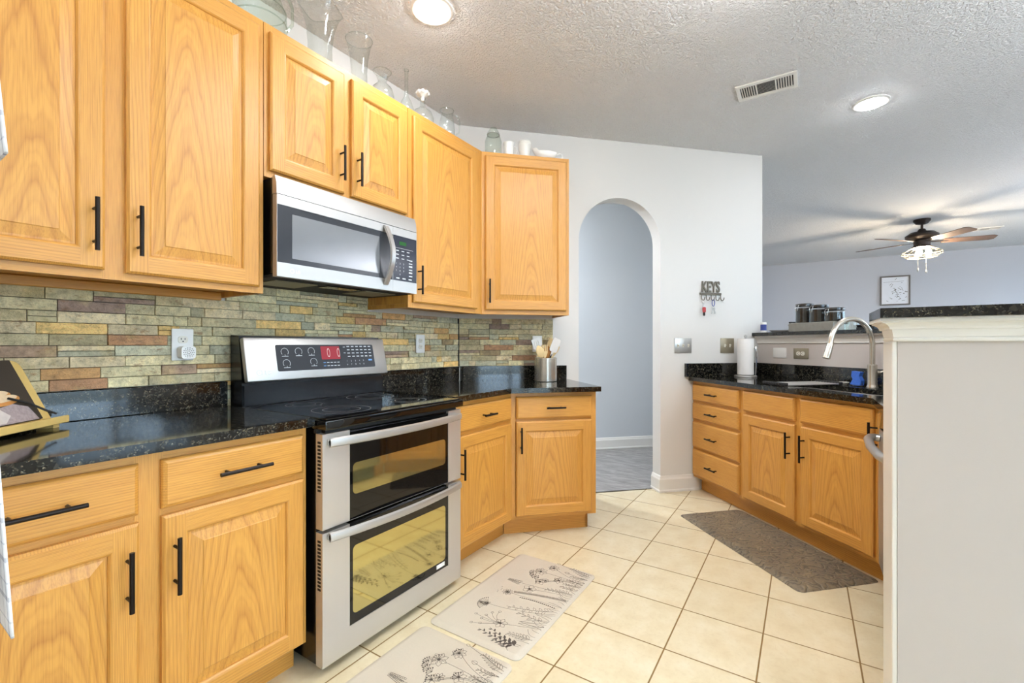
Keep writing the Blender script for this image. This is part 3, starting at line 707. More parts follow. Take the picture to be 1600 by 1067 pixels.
rings(bm, [[(.052 + .0125 * q * cos(2 * pi * k / 28), -.0008, .036 + .0125 * q * sin(2 * pi * k / 28)) for k in range(28)] for q in (1, .80)], cap0=False, cap1=False)
quad(bm, [(.050, -.0008, .030), (.052, -.0008, .030), (.052, -.0008, .042), (.050, -.0008, .042)]); quad(bm, [(.052, -.0008, .030), (.057, -.0008, .030), (.057, -.0008, .032), (.052, -.0008, .032)])
add_text(bm, 'LG', .024, on_panel(.088, .035, -.0008), bold=.0006); obj('maker_badge', bm, 'white', cp, smooth=0)

# ------------------------------------------------------------------ over-range microwave
MX, MY = .966, -.40
t = thing('microwave', 'stainless over-range microwave with curved handle, mounted above the range', 'microwave', (MX, 0, 0))
MW = .744
bm = new_bm(); box(bm, (.004, MY + .03, 1.448), (MW - .004, -.004, 1.828), .003); obj('body', bm, 'black_enamel', t)
bm = new_bm(); prism(bm, [(MY + .032, 1.757), (MY, 1.757), (MY + .004, 1.80), (MY + .014, 1.8285), (MY + .032, 1.8285)], 0, MW, f=lambda a, b, h: (h, a, b)); obj('top_vent_cover', bm, 'steel', t, smooth=40)
DX = .582
bm = new_bm()
prism(bm, [(0, 1.437), (DX, 1.437), (DX, 1.7545), (0, 1.7545)], MY, MY + .029, [[(.0015, 1.492), (DX - .0015, 1.492), (DX - .0015, 1.716), (.0015, 1.716)]], f=lambda a, b, h: (a, h, b))
d = obj('door', bm, 'steel', t, smooth=0)
bm = new_bm(); box(bm, (0.002, MY + .0015, 1.4925), (DX - .002, MY + .028, 1.7155)); obj('door_glass', bm, 'panel_grey', d)
bm = new_bm(); prism(bm, rrect(.062, .500, 1.513, 1.688, .003), MY + .0006, MY + .002, f=lambda a, b, h: (a, h, b)); obj('window', bm, 'mw_glass', d)
bm = new_bm(); L = []; n = 20
for k in range(n + 1):
    s = k / n; z = 1.462 + .285 * s; y = MY - .006 - .052 * sin(pi * s); x = .535
    L.append([(x - .014, y + .006, z), (x - .011, y - .003, z), (x + .011, y - .003, z), (x + .014, y + .006, z), (x + .010, y + .010, z), (x - .010, y + .010, z)])
rings(bm, L); obj('handle', bm, 'steel', d, smooth=50)
bm = new_bm()
rings(bm, [[(.062 + .009 * q * cos(2 * pi * k / 24), MY - .0006, 1.463 + .009 * q * sin(2 * pi * k / 24)) for k in range(24)] for q in (1, .7)], cap0=False, cap1=False)
add_text(bm, 'LG', .016, Matrix.Translation((.086, MY - .0006, 1.462)) @ RXm, bold=.0004); obj('maker_badge', bm, 'white', d, smooth=0)
bm = new_bm()
prism(bm, [(DX + .001, 1.437), (MW, 1.437), (MW, 1.7545), (DX + .001, 1.7545)], MY, MY + .029, [[(DX + .002, 1.492), (MW - .001, 1.492), (MW - .001, 1.716), (DX + .002, 1.716)]], f=lambda a, b, h: (a, h, b))
cp = obj('control_surround', bm, 'steel', t, smooth=0)
bm = new_bm(); box(bm, (DX + .0025, MY + .0015, 1.4925), (MW - .0015, MY + .028, 1.7155)); bmp = bm
bm = new_bm(); quad(bm, [(.625, MY + .001, 1.672), (.672, MY + .001, 1.672), (.672, MY + .001, 1.690), (.625, MY + .001, 1.690)]); obj('display', bm, 'green_led', cp)
bm = bmp; yy = MY + .0008
def dash2(x0, x1, z, h=.004): quad(bm, [(x0, yy, z), (x1, yy, z), (x1, yy, z + h), (x0, yy, z + h)], 1)
dash2(.600, .720, 1.655, .0012)
for r in range(3):
    for k in range(3): dash2(.604 + k * .036, .622 + k * .036, 1.640 - r * .019)
for r, row in enumerate(('123', '456', '789', ' 0 ')):
    for k, ch in enumerate(row):
        if ch != ' ': add_text(bm, ch, .011, Matrix.Translation((.606 + k * .024, yy, 1.578 - r * .018)) @ RXm, 1)
for r in range(6): dash2(.690, .714, 1.600 - r * .016, .008 if r in (2, 4) else .005)
for k in range(3): dash2(.604 + k * .042, .626 + k * .042, 1.502, .006)
obj('control_panel', bm, ['panel_navy', 'mark'], cp, smooth=0)
bm = new_bm(); box(bm, (.0, MY + .031, 1.436), (MW, -.004, 1.4475)); bt = obj('underside', bm, 'vent_dark', t)
for x0, x1 in ((.05, .24), (.50, .69)):
    bm = new_bm(); box(bm, (x0, MY + .10, 1.4325), (x1, -.12, 1.4358), .001); obj('grease_filter', bm, 'filter', bt)
bm = new_bm(); box(bm, (.28, MY + .08, 1.432), (.46, MY + .16, 1.4358), .001); obj('lamp_cover', bm, 'black_glass', bt)

# ------------------------------------------------------------------ sink, faucet and sink-side things
cu, cv = (SU0 + SU1) / 2, (SV0 + SV1) / 2
t = thing('sink', 'undermount stainless sink basin set below the granite cutout', 'sink', UV(cu, cv, 0), -3 * pi / 4)
def loopuv(g, z, r=.04): return [(-(a - cu), (b - cv), z) for a, b in rrect(SU0 - g, SU1 + g, SV0 - g, SV1 + g, max(.01, r + g))]
bm = new_bm(); rings(bm, [loopuv(.03, .8835), loopuv(.004, .8835), loopuv(.002, .87), loopuv(-.004, .70), loopuv(-.03, .685), loopuv(-.13, .682)], cap0=False, cap1=True); obj('basin', bm, 'steel', t)
bm = new_bm(); lathe(bm, [(.045, .6825), (.045, .6855), (.03, .6855), (.026, .684)], 20, (0, 0, 0)); obj('drain', bm, 'chrome', t)
FU, FV = .715, 4.165
t = thing('faucet', 'tall brushed nickel pull-down faucet arching over the sink', 'faucet', UV(FU, FV, .9145), -pi / 4 )   # local -x points to the basin (-v)
bm = new_bm(); lathe(bm, [(.03, 0), (.03, .004), (.027, .012), (.025, .02), (.0245, .135), (.021, .14)], 24); obj('base', bm, 'nickel', t)
pts = [(0, 0, .13), (0, 0, .30)]; Rr = .150
pts = [(0, 0, .13), (0, 0, .22)] + [(-Rr + Rr * cos(a), 0, .26 + Rr * sin(a)) for a in [pi * k / 24 for k in range(0, 23)]]
pts += [(-2 * Rr - .004, 0, .255)]
bm = new_bm(); tube(bm, pts, .0145, 16); obj('spout', bm, 'nickel', t)
bm = new_bm(); tube(bm, [(-2 * Rr - .002, 0, .262), (-2 * Rr - .008, 0, .245), (-2 * Rr - .022, 0, .205), (-2 * Rr - .032, 0, .178)], [.0155, .0175, .0195, .0195], 16); obj('spray_head', bm, 'nickel', t)
bm = new_bm(); tube(bm, [(.02, 0, .085), (.045, 0, .085)], .017, 14); tube(bm, [(.040, 0, .088), (.058, -.015, .096), (.082, -.045, .112)], [.009, .0075, .006], 10); obj('lever', bm, 'nickel', t)
# roll-up drying rack laid across the sink
t = thing('drying_rack', 'steel-rod roll-up drying rack with black ribbed end across the sink', 'dish rack', UV(.985, 3.93, .9148), -3 * pi / 4)
bm = new_bm()
for k in range(9): 
    x = -.085 + k * .021; tube(bm, [(x, -.21, .007), (x, .20, .007)], .0045, 10)
obj('rods', bm, 'steel', t)
for y in (-.215, .195):
    bm = new_bm()
    for k in range(9): box(bm, (-.095 + k * .021, y, .0006), (-.075 + k * .021, y + .028, .020), .004)
    obj('end_strip', bm, 'rubber', t)
t = thing('sponge_caddy', 'bright blue scrub sponge propped upright in a small caddy by the faucet', 'sponge', UV(.83, 4.19, .9148), -3 * pi / 4)
bm = new_bm(); lathe(bm, [(.035, 0), (.038, .004), (.034, .006)], 20); tube(bm, [(.03, 0, .005), (.03, 0, .03)], .0025, 8); tube(bm, [(-.03, 0, .005), (-.03, 0, .03)], .0025, 8); obj('dish', bm, 'chrome', t)
bm = new_bm(); prism(bm, [(-.040, .008), (.030, .008), (.034, .035), (.020, .060), (.030, .088), (-.026, .092), (-.030, .060), (-.020, .040)], -.014, .014, f=lambda a, b, h: (a, h, b)); obj('sponge', bm, 'blue', t, smooth=0)
t = thing('soap_dish', 'small cream soap dish lying left of the blue sponge', 'dish', UV(.93, 4.19, .9148), 0)
bm = new_bm(); lathe(bm, [(.022, 0), (.034, .014), (.036, .016), (.030, .013), (.02, .006)], 20); obj('bowl', bm, 'ivory', t)
# paper towel holder and roll
pt = UV(1.665, 4.07, .9148)
t = thing('towel_holder', 'upright brushed steel paper towel holder beside the wall upstand', 'holder', pt, -pi / 4)
bm = new_bm(); lathe(bm, [(.083, 0), (.083, .008), (.078, .013), (.01, .015), (.007, .016), (.007, .315), (.012, .318), (.012, .33), (.004, .336)], 28); obj('base', bm, 'steel', t)
bm = new_bm(); tube(bm, [(.072, -.028, .012), (.074, -.030, .12), (.072, -.030, .20), (.066, -.028, .235), (.070, -.03, .245)], [.006, .007, .010, .010, .006], 10); obj('tension_arm', bm, 'chrome', t)
bm = new_bm(); rings(bm, [[(r * cos(2 * pi * k / 32), r * sin(2 * pi * k / 32), z) for k in range(32)] for r, z in ((.021, .004), (.060, .004), (.0605, .008), (.0605, .284), (.060, .288), (.021, .288), (.021, .004))], cap0=False, cap1=False)
tag(obj('paper_towel_roll', bm, 'paper', None, (pt[0], pt[1], pt[2] + .0155)), 'white paper towel roll standing on the steel holder by the sink', 'paper towel')

# ------------------------------------------------------------------ wall plates, keys
def plate(name, label, cat, loc, rz, w, h, kind, mat, n=1, tilt_h=False, group=None):
    t = thing(name, label, cat, loc, rz, group)
    bm = new_bm(); box(bm, (-w / 2, -.006, -h / 2), (w / 2, 0, h / 2), .003, 2); p = obj('cover_plate', bm, mat, t)
    if kind == 'switch':
        for k in range(n):
            x = (k - (n - 1) / 2) * .046
            bm = new_bm(); box(bm, (x - .006, -.0075, -.013), (x + .006, -.006, .013)); prism(bm, [(-.0072, -.006), (-.0175, .002), (-.0165, .009), (-.0072, .008)], x - .0045, x + .0045, f=lambda a, b, hh: (hh, a, b)); obj('toggle', bm, 'ivory', t, smooth=0)
    if kind == 'outlet':
        for s in (-1, 1):
            bm = new_bm(); c0 = (0, s * .0195) if not tilt_h else (s * .0195, 0)
            lathe_pts = rrect(c0[0] - .017, c0[0] + .017, c0[1] - .0145, c0[1] + .0145, .012)
            prism(bm, lathe_pts, -.0085, -.0055, f=lambda a, b, hh: (a, hh, b))
            before = set(bm.faces)
            for q in ((-.0065, .003), (.0065, .003)):
                a, b = (q if not tilt_h else (q[1], q[0])); 
                sx, sz = (.0012, .004) if not tilt_h else (.004, .0012)
                box(bm, (c0[0] + a - sx, -.0089, c0[1] + b - sz), (c0[0] + a + sx, -.0084, c0[1] + b + sz), mat=1)
            a, b = ((0, -.007) if not tilt_h else (-.007, 0)); box(bm, (c0[0] + a - .0025, -.0089, c0[1] + b - .0025), (c0[0] + a + .0025, -.0084, c0[1] + b + .0025), mat=1)
            obj('receptacle', bm, ['ivory', 'slot'], t, smooth=0)
    return t
SL = -.0165
plate('outlet', 'white duplex outlet left of the range, holding a round-cornered plug-in', 'outlet', (.798, SL, 1.173), 0, .076, .126, 'outlet', 'white')
t = thing('plug_in', 'small white perforated plug-in air freshener in the left outlet', 'plug-in', (.802, SL - .009, 1.142), 0)
bm = new_bm(); prism(bm, rrect(-.025, .025, -.024, .024, .011), -.040, -.0005, f=lambda a, b, h: (a, h, b)); obj('housing', bm, 'white', t)
bm = new_bm()
for r, n in ((.006, 6), (.012, 10), (.018, 14)):
    for k in range(n):
        a = 2 * pi * k / n; lathe_c = (r * cos(a), r * sin(a)); rings(bm, [[(lathe_c[0] + .0018 * cos(b * pi / 3), -.0404, lathe_c[1] + .0018 * sin(b * pi / 3)) for b in range(6)]], cap0=False)
obj('perforations', bm, 'panel_grey', t, smooth=0)
plate('outlet', 'white duplex outlet on the slate between range and corner', 'outlet', (2.125, SL, 1.178), 0, .078, .118, 'outlet', 'white')
plate('outlet', 'white duplex outlet on angled slate behind the utensil crock', 'outlet', UV(UA - .0165, 2.372, 1.178), -pi / 4, .075, .118, 'outlet', 'white')
plate('switch_plate', 'silver three-toggle switch plate, right of the archway', 'switch', UV(UA - .001, 3.588, 1.164), -pi / 4, .152, .122, 'switch', 'silver', 3)
plate('switch_plate', 'antique nickel two-toggle switch plate, left of the paper towels', 'switch', UV(UA - .001, 3.992, 1.164), -pi / 4, .126, .122, 'switch', 'brass', 2)
plate('blank_plate', 'plain white blank cover plate on the half wall behind the sink', 'wall plate', UV(1.55, HV - .001, 1.108), -3 * pi / 4, .130, .078, 'blank', 'white')
plate('outlet', 'sideways outlet in bronze-toned plate on the half wall behind the sink', 'outlet', UV(1.35, HV - .001, 1.106), -3 * pi / 4, .132, .080, 'outlet', 'brass', tilt_h=True)
# key rack
t = thing('key_rack', 'metal wall rack spelling KEYS above a row of five hooks', 'key rack', UV(UA - .001, 3.836, 1.60), -pi / 4)
bm = new_bm(); add_text(bm, 'KEYS', .112, Matrix.Translation((0, -.008, .037)) @ RXm @ Matrix.Diagonal((.68, 1.12, 1, 1)), extrude=.004, bold=.0022); obj('letters', bm, 'pewter', t, smooth=0)
bm = new_bm(); box(bm, (-.098, -.012, -.024), (.098, 0, -.006), .002); obj('rail', bm, 'pewter', t)
for k in range(5):
    x = -.088 + k * .044
    bm = new_bm(); tube(bm, [(x, -.012, -.02), (x, -.014, -.055), (x + .003, -.020, -.068), (x + .008, -.028, -.070), (x + .013, -.034, -.060), (x + .014, -.036, -.045)], .0035, 8); obj('hook', bm, 'pewter', t)
def key_bm(bm, x, z, ang, L=.05):
    m = Matrix.Translation((x, -.027, z)) @ Matrix.Rotation(ang, 4, 'Y'); nv = len(bm.verts)
    bm.verts.ensure_lookup_table()
    rings(bm, [[(.010 * q * cos(2 * pi * k / 16), -.001 if q > .5 else -.001, -.010 + .010 * q * sin(2 * pi * k / 16)) for k in range(16)] for q in (1, .35)], cap0=False, cap1=False)
    box(bm, (-.0035, -.0012, -L), (.0035, .0012, -.018)); box(bm, (.003, -.0011, -L + .004), (.006, .0011, -L + .016))
    bm.verts.ensure_lookup_table(); bmesh.ops.transform(bm, matrix=m, verts=bm.verts[nv:])
t = thing('key_bunch', 'bunch of keys with a red fob on the leftmost hook', 'keys', UV(UA - .001, 3.836, 1.60), -pi / 4)
bm = new_bm(); tube(bm, [(-.080 + .013 * sin(a), -.027, -.080 + .013 * cos(a)) for a in [2 * pi * k / 20 for k in range(20)]], .0015, 6); obj('ring', bm, 'silver', t)
bm = new_bm(); key_bm(bm, -.082, -.090, .1, .06); key_bm(bm, -.080, -.140, -.15, .06); obj('key', bm, 'silver', t)
bm = new_bm(); prism(bm, rrect(-.092, -.064, -.170, -.125, .010), -.036, -.030, f=lambda a, b, h: (a, h, b)); obj('fob', bm, 'red', t)
bm = new_bm(); prism(bm, rrect(-.084, -.070, -.195, -.166, .004), -.036, -.026, f=lambda a, b, h: (a, h, b)); obj('car_key', bm, 'rubber', t)
t = thing('key_bunch', 'keys on a blue carabiner hanging from the middle hook', 'keys', UV(UA - .001, 3.836, 1.60), -pi / 4)
bm = new_bm(); tube(bm, [(.010 + .012 * cos(a), -.027, -.090 + .026 * sin(a)) for a in [2 * pi * k / 20 for k in range(21)]], .003, 8); obj('carabiner', bm, 'carton', t)
bm = new_bm(); tube(bm, [(.010 + .010 * cos(a), -.024, -.122 + .010 * sin(a)) for a in [2 * pi * k / 20 for k in range(21)]], .0014, 6); obj('ring', bm, 'silver', t)
for a, x in ((.22, .006), (-.12, .012), (-.3, .014)):
    bm = new_bm(); key_bm(bm, x, -.128, a, .052); obj('key', bm, 'silver', t)

# ------------------------------------------------------------------ things on the bar
def canister(h, label, loc):
    t = thing('canister', label, 'canister', loc, -3 * pi / 4, 'clip-top canisters on the riser')
    r = .061
    bm = new_bm(); lathe(bm, [(r - .004, 0), (r, .004), (r, h - .03), (r - .004, h - .024)], 28, cap1=False); obj('jar', bm, 'glass', t)
    bm = new_bm(); lathe(bm, [(r - .005, .004), (r - .003, .008), (r - .003, h - .036), (.02, h - .032)], 24); obj('coffee', bm, 'coffee', t)
    bm = new_bm(); lathe(bm, [(r - .002, h - .022), (r + .001, h - .018), (r + .001, h - .004), (r - .006, h), (.0, h + .001)], 28); obj('lid', bm, 'black_glass', t)
    bm = new_bm()
    for z in (h - .028, h - .012): tube(bm, [((r + .002) * cos(2 * pi * k / 28), (r + .002) * sin(2 * pi * k / 28), z) for k in range(29)], .0018, 6)
    tube(bm, [(-.012, -r - .004, h - .01), (-.013, -r - .012, h - .03), (-.006, -r - .010, h - .055), (.006, -r - .010, h - .055), (.013, -r - .012, h - .03), (.012, -r - .004, h - .01)], .0018, 6)
    obj('wire_clasp', bm, 'chrome', t); return t
ZB = BAR_T + .0006
canister(.148, 'tallest coffee canister, leftmost of three on the riser', UV(1.464, 4.43, ZB + .0685))
canister(.128, 'middle-height coffee canister, between the other two on the riser', UV(1.335, 4.43, ZB + .0688))
canister(.098, 'shortest coffee canister, rightmost on the riser, behind the faucet', UV(1.206, 4.43, ZB + .0685))
t = thing('display_tray', 'weathered metal tray riser on the bar, holding three canisters', 'tray', UV(1.352, 4.43, ZB), -3 * pi / 4)
bm = new_bm(); box(bm, (-.195, -.07, 0), (.195, .07, .068), .004); 
for z in (.014, .052): box(bm, (-.197, -.072, z), (.197, .072, z + .005))
obj('box', bm, 'galv', t)
for s in (-1, 1):
    bm = new_bm(); tube(bm, [(s * .196, -.035, .05), (s * .220, -.035, .078), (s * .220, .035, .078), (s * .196, .035, .05)], .006, 8); obj('handle', bm, 'rubber', t)
t = thing('glass_jar', 'small clear clip-top glass jar on the bar, right of the riser', 'jar', UV(1.052, 4.40, ZB), -3 * pi / 4)
bm = new_bm(); lathe(bm, [(.038, 0), (.042, .004), (.042, .062), (.036, .070), (.036, .08), (.02, .086), (0, .087)], 24); obj('jar', bm, 'glass_green', t)
bm = new_bm(); tube(bm, [(.037 * cos(2 * pi * k / 24), .037 * sin(2 * pi * k / 24), .072) for k in range(25)], .0018, 6); tube(bm, [(-.012, -.041, .07), (-.014, -.046, .045), (.014, -.046, .045), (.012, -.041, .07)], .0018, 6); obj('wire_clasp', bm, 'rubber', t)
t = thing('carton', 'small white and blue carton at the bar end against the wall', 'carton', UV(1.72, 4.285, ZB), -3 * pi / 4)
bm = new_bm(); lathe(bm, [(.022, 0), (.022, .082), (.020, .086), (0, .086)], 20); obj('body', bm, 'white', t)
bm = new_bm(); rings(bm, [[(.0225 * cos(2 * pi * k / 20), .0225 * sin(2 * pi * k / 20), z) for k in range(20)] for z in (.018, .066)], cap0=False, cap1=False); obj('wrapper', bm, 'carton', t)
bm = new_bm(); lathe(bm, [(.07, 0), (.105, .018), (.107, .020), (.06, .010), (0, .008)], 28); tag(obj('plate', bm, 'ceramic', None, UV(1.70, 4.46, ZB)), 'white plate lying on the bar between carton and riser', 'plate')
t = thing('black_case', 'small flat black case on the bar near the foreground corner', 'case', UV(.93, 4.40, ZB), -3 * pi / 4)
bm = new_bm(); box(bm, (-.06, -.04, 0), (.06, .04, .022), .006); obj('bottom', bm, 'black_enamel', t)
bm = new_bm(); box(bm, (-.06, -.04, .0225), (.06, .04, .034), .006); obj('lid', bm, 'black_enamel', t)

# ------------------------------------------------------------------ utensil crock
cu_ = UV(1.59, 2.385, .9148); t = thing('utensil_crock', 'brushed steel cylinder crock on the counter end, full of wooden utensils', 'crock', cu_, -pi / 4)
bm = new_bm(); lathe(bm, [(.076, 0), (.079, .003), (.079, .163), (.077, .166), (.074, .163), (.074, .006), (0, .005)], 40); obj('cylinder', bm, 'nickel', t)
def utensil(name, label, a0, a1, head, mat, L, twist=0.0):
    """a0: foot in the crock, a1: point at the rim height, local to the crock (x right, y back)"""
    p0 = Vector((a0[0], a0[1], .012)); p1 = Vector((a1[0], a1[1], .17)); d = (p1 - p0).normalized()
    o = thing(name, label, 'utensil', (cu_[0], cu_[1], cu_[2]), -pi / 4)
    ay = (Vector((0, 1, 0)) - d * d.y).normalized(); ax = ay.cross(d)
    m = Matrix.Translation(p0) @ Matrix((ax, ay, d)).transposed().to_4x4() @ Matrix.Rotation(twist, 4, 'Z')
    def fin(bm, nm, mt):
        bmesh.ops.transform(bm, matrix=m, verts=bm.verts); return obj(nm, bm, mt, o)
    bm = new_bm(); tube(bm, [(0, 0, 0), (0, 0, L * .5), (0, 0, L)], [.0058, .0055, .005], 10); fin(bm, 'shaft', mat if head != 'turner' else 'rubber')
    bm = new_bm()
    if head == 'spoon':
        L_ = []
        for k in range(11):
            s = k / 10; r = .006 + .025 * sin(pi * min(1, .08 + .92 * s)) ** .8; z = L - .005 + .085 * s; c = -.006 * sin(pi * s)
            L_.append([(r * cos(q), c + .005 * sin(q) * (1 if k < 10 else .4) - (.006 * (1 - (cos(q)) ** 2) if sin(q) > 0 else 0), z) for q in [2 * pi * j / 14 for j in range(14)]])
        rings(bm, L_); fin(bm, 'bowl', mat)
    elif head == 'slotted':
        prism(bm, [(-.006, L), (.006, L), (.028, L + .03), (.031, L + .095), (-.031, L + .095), (-.028, L + .03)], -.0025, .0025, holes=[[(x - .0025, L + .035), (x + .0025, L + .035), (x + .0025, L + .08), (x - .0025, L + .08)] for x in (-.015, 0, .015)], f=lambda a, b, h: (a, h, b)); fin(bm, 'blade', 'white')
    elif head == 'turner':
        P = rrect(-.032, .032, L + .015, L + .115, .016); prism(bm, [(-.008, L - .01), (.008, L - .01)] + [], 0, 0) if 0 else None
        prism(bm, P, -.003, .003, f=lambda a, b, h: (a, h, b)); box(bm, (-.008, -.004, L - .015), (.008, .004, L + .03), .002); fin(bm, 'blade', 'silicone')
    elif head == 'flat':
        prism(bm, [(-.006, L - .01), (.006, L - .01), (.021, L + .05), (.017, L + .085), (-.010, L + .09), (-.018, L + .05)], -.003, .003, f=lambda a, b, h: (a, h, b)); fin(bm, 'blade', mat)
    elif head == 'fork':
        prism(bm, [(-.008, L - .01), (.008, L - .01), (.022, L + .025), (.022, L + .08), (.0155, L + .08), (.0155, L + .035), (.0095, L + .035), (.0095, L + .08), (.003, L + .08), (.003, L + .035), (-.003, L + .035), (-.003, L + .08), (-.0095, L + .08), (-.0095, L + .035), (-.0155, L + .035), (-.0155, L + .08), (-.022, L + .08), (-.022, L + .025)], -.003, .003, f=lambda a, b, h: (a, h, b)); fin(bm, 'tines', mat)
    return o
utensil('wooden_spoon', 'pale wooden spoon leaning to the left edge of the steel crock', (.02, -.038), (-.040, -.044), 'spoon', 'beech', .175, .2)
utensil('slotted_turner', 'white slotted turner standing at the back left of the crock', (.012, .044), (-.030, .044), 'slotted', 'white', .20)
utensil('wooden_fork', 'pale wooden fork with tines upright, left of middle in the crock', (-.010, -.022), (-.012, -.020), 'fork', 'beech', .165, .1)
utensil('wooden_spoon', 'brown wooden spoon, the darkest utensil in the crock', (.0, .014), (.012, .012), 'spoon', 'acacia', .158, 0)
utensil('wooden_paddle', 'tall narrow wooden paddle behind the white spatula in the crock', (.0, .058), (.030, .057), 'flat', 'beech', .21)
utensil('spatula', 'cream silicone spatula with dark shaft rising highest from the crock', (-.028, .0), (.035, -.004), 'turner', 'rubber', .195, .25)
utensil('wooden_stirrer', 'pale wooden stirrer leaning furthest right out of the crock', (-.03, .030), (.056, .026), 'flat', 'beech', .185, .3)

# ------------------------------------------------------------------ cookbook stand
ang = radians(44)
o0 = (.424, -.131, .9148)      # right end of the ledge front
t = thing('cookbook_stand', 'bamboo cookbook stand leaning in the corner on the left counter', 'stand', o0, ang)
lean = radians(26)
bm = new_bm()
box(bm, (-.40, -.004, .012), (.016, .050, .026), .002); box(bm, (-.40, -.012, .012), (.016, -.004, .034), .002)
for x in (-.36, -.02): box(bm, (x - .012, .0, 0), (x + .012, .045, .012))
obj('ledge', bm, 'bamboo', t)
MB_ = Matrix.Translation((0, .036, .022)) @ Matrix.Rotation(-lean, 4, 'X')
bm = new_bm(); prism(bm, [(-.40, 0), (.014, 0), (.014, .182)] + [(-.011 + .025 * cos(radians(a)), .182 + .025 * sin(radians(a))) for a in (15, 30, 45, 60, 75, 90)] + [(-.375, .207), (-.40, .182)], 0, .010, f=lambda a, b, h: (a, h, b))
bmesh.ops.transform(bm, matrix=MB_, verts=bm.verts); obj('backboard', bm, 'bamboo', t, smooth=0)
for x in (-.035, -.36):
    s = -1 if x > -.2 else 1
    bm = new_bm(); tube(bm, [MB_ @ Vector(p) for p in ((x + .012, -.045, .002), (x - .0, -.034, .020), (x + s * .022, -.018, .058), (x + s * .045, -.016, .070), (x + s * .075, -.016, .082))], .0032, 8); obj('page_holder', bm, 'rubber', t)
b = thing('cookbook', 'open cookbook showing sliced bread on dark page, on bamboo stand', 'book', o0, ang)
def face(bm, pts, y, mat): quad_pts = [MB_ @ Vector((p[0], y, p[1])) for p in pts]; f = bm.faces.new([bm.verts.new(p) for p in quad_pts]); f.material_index = mat
bm = new_bm(); nv = 0; box(bm, (-.37, -.010, .006), (-.028, -.0006, .205), .0); bmesh.ops.transform(bm, matrix=MB_, verts=bm.verts); obj('pages', bm, 'page_dark', b, smooth=0)
bm = new_bm(); y = -.0104
face(bm, [(-.37, .0065), (-.0405, .0065), (-.055, .05), (-.10, .065), (-.16, .055), (-.37, .06)], y, 0)
face(bm, [(-.37, .008), (-.15, .010), (-.125, .030), (-.15, .056), (-.37, .062)], y - .0003, 1)
def ell(cx, cz, rx, rz, a0=0, n=20): return [(cx + rx * cos(2 * pi * k / n) * cos(a0) - rz * sin(2 * pi * k / n) * sin(a0), cz + rx * cos(2 * pi * k / n) * sin(a0) + rz * sin(2 * pi * k / n) * cos(a0)) for k in range(n)]
for cx, cz, a in ((-.118, .078, .1), (-.140, .094, .05), (-.215, .09, 0.0)):
    face(bm, ell(cx, cz, .052, .016, a), y - .0006 - .0002 * abs(cx), 2); face(bm, ell(cx, cz + .005, .046, .010, a), y - .0009 - .0002 * abs(cx), 3)
for cx, cz, a in ((-.125, .165, .5), (-.13, .148, -.2), (-.15, .18, 1.0), (-.17, .155, .3), (-.135, .13, -.5)): face(bm, ell(cx, cz, .026, .007, a), y - .0012 - abs(a) * .0002, 4)
obj('page_picture', bm, ['cloth_print', 'flour', 'crust', 'crumb', 'leaf'], b, smooth=0)

# ------------------------------------------------------------------ glassware and pottery on top of the cabinets
ZT = UT + .0006
def glassware(name, label, cat, loc, prof, mat='glass', n=32, sq=None, rz=0.0, inner=True):
    t = thing(name, label, cat, loc, rz)
    th = .0035; full = list(prof)
    if inner: full = full + [(max(.001, r - th), z + (th if i == len(prof) - 1 else 0)) for i, (r, z) in reversed(list(enumerate(prof)))][1:]
    bm = new_bm(); lathe(bm, prof, n, cap0=True, cap1=False, sq=sq); obj('body', bm, mat, t)
    r1, z1 = prof[-1]; bm = new_bm(); 
    def rad(a): return 1.0 if sq is None else 1 / (abs(cos(a)) ** sq + abs(sin(a)) ** sq) ** (1 / sq)
    tube(bm, [(r1 * rad(2 * pi * k / n) * cos(2 * pi * k / n), r1 * rad(2 * pi * k / n) * sin(2 * pi * k / n), z1) for k in range(n + 1)], .0022, 6); obj('rim', bm, mat, t)
    return t
yk = -.235
t = glassware('glass_pitcher', 'large round clear glass pitcher above the far left cabinet', 'pitcher', (1.00, -.215, ZT), [(.085, 0), (.098, .01), (.100, .09), (.096, .12), (.080, .165), (.062, .195), (.058, .225), (.068, .27)], 'glass_green')
bm = new_bm(); tube(bm, [(.060, -.01, .24), (.105, -.02, .235), (.128, -.02, .19), (.128, -.02, .12), (.104, -.02, .08)], .007, 8); obj('handle', bm, 'glass_green', t)
bm = new_bm()
for z, r in ((.06, .1012), (.118, .0975)): tube(bm, [(r * cos(2 * pi * k / 32), r * sin(2 * pi * k / 32), z) for k in range(33)], .0025, 6)
obj('band', bm, 'glass_green', t)
glassware('glass_vase', 'square flared clear glass vase above the microwave cabinet', 'vase', (1.262, yk, ZT), [(.048, 0), (.046, .01), (.043, .10), (.050, .18), (.066, .245), (.080, .275)], n=48, sq=6, rz=.5)
glassware('glass_vase', 'round trumpet-shaped clear glass vase, right of the square vase', 'vase', (1.478, yk, ZT), [(.040, 0), (.040, .01), (.038, .09), (.044, .16), (.054, .215), (.064, .252)])
glassware('glass_decanter', 'squat round clear glass decanter with flared mouth on the cabinet', 'decanter', (1.625, yk, ZT), [(.05, 0), (.060, .015), (.062, .045), (.052, .08), (.026, .105), (.022, .118), (.030, .145), (.046, .168)])
glassware('glass_bottle', 'slim clear glass bottle with the tallest thin neck on the cabinet', 'bottle', (1.797, yk, ZT), [(.036, 0), (.041, .012), (.041, .05), (.030, .085), (.014, .115), (.010, .14), (.0095, .24), (.013, .265)])
t = glassware('glass_decanter', 'clear glass decanter closed by a white flower-shaped stopper', 'decanter', (1.925, yk, ZT), [(.052, 0), (.062, .015), (.064, .05), (.052, .085), (.022, .108), (.014, .125), (.013, .155), (.017, .166)])
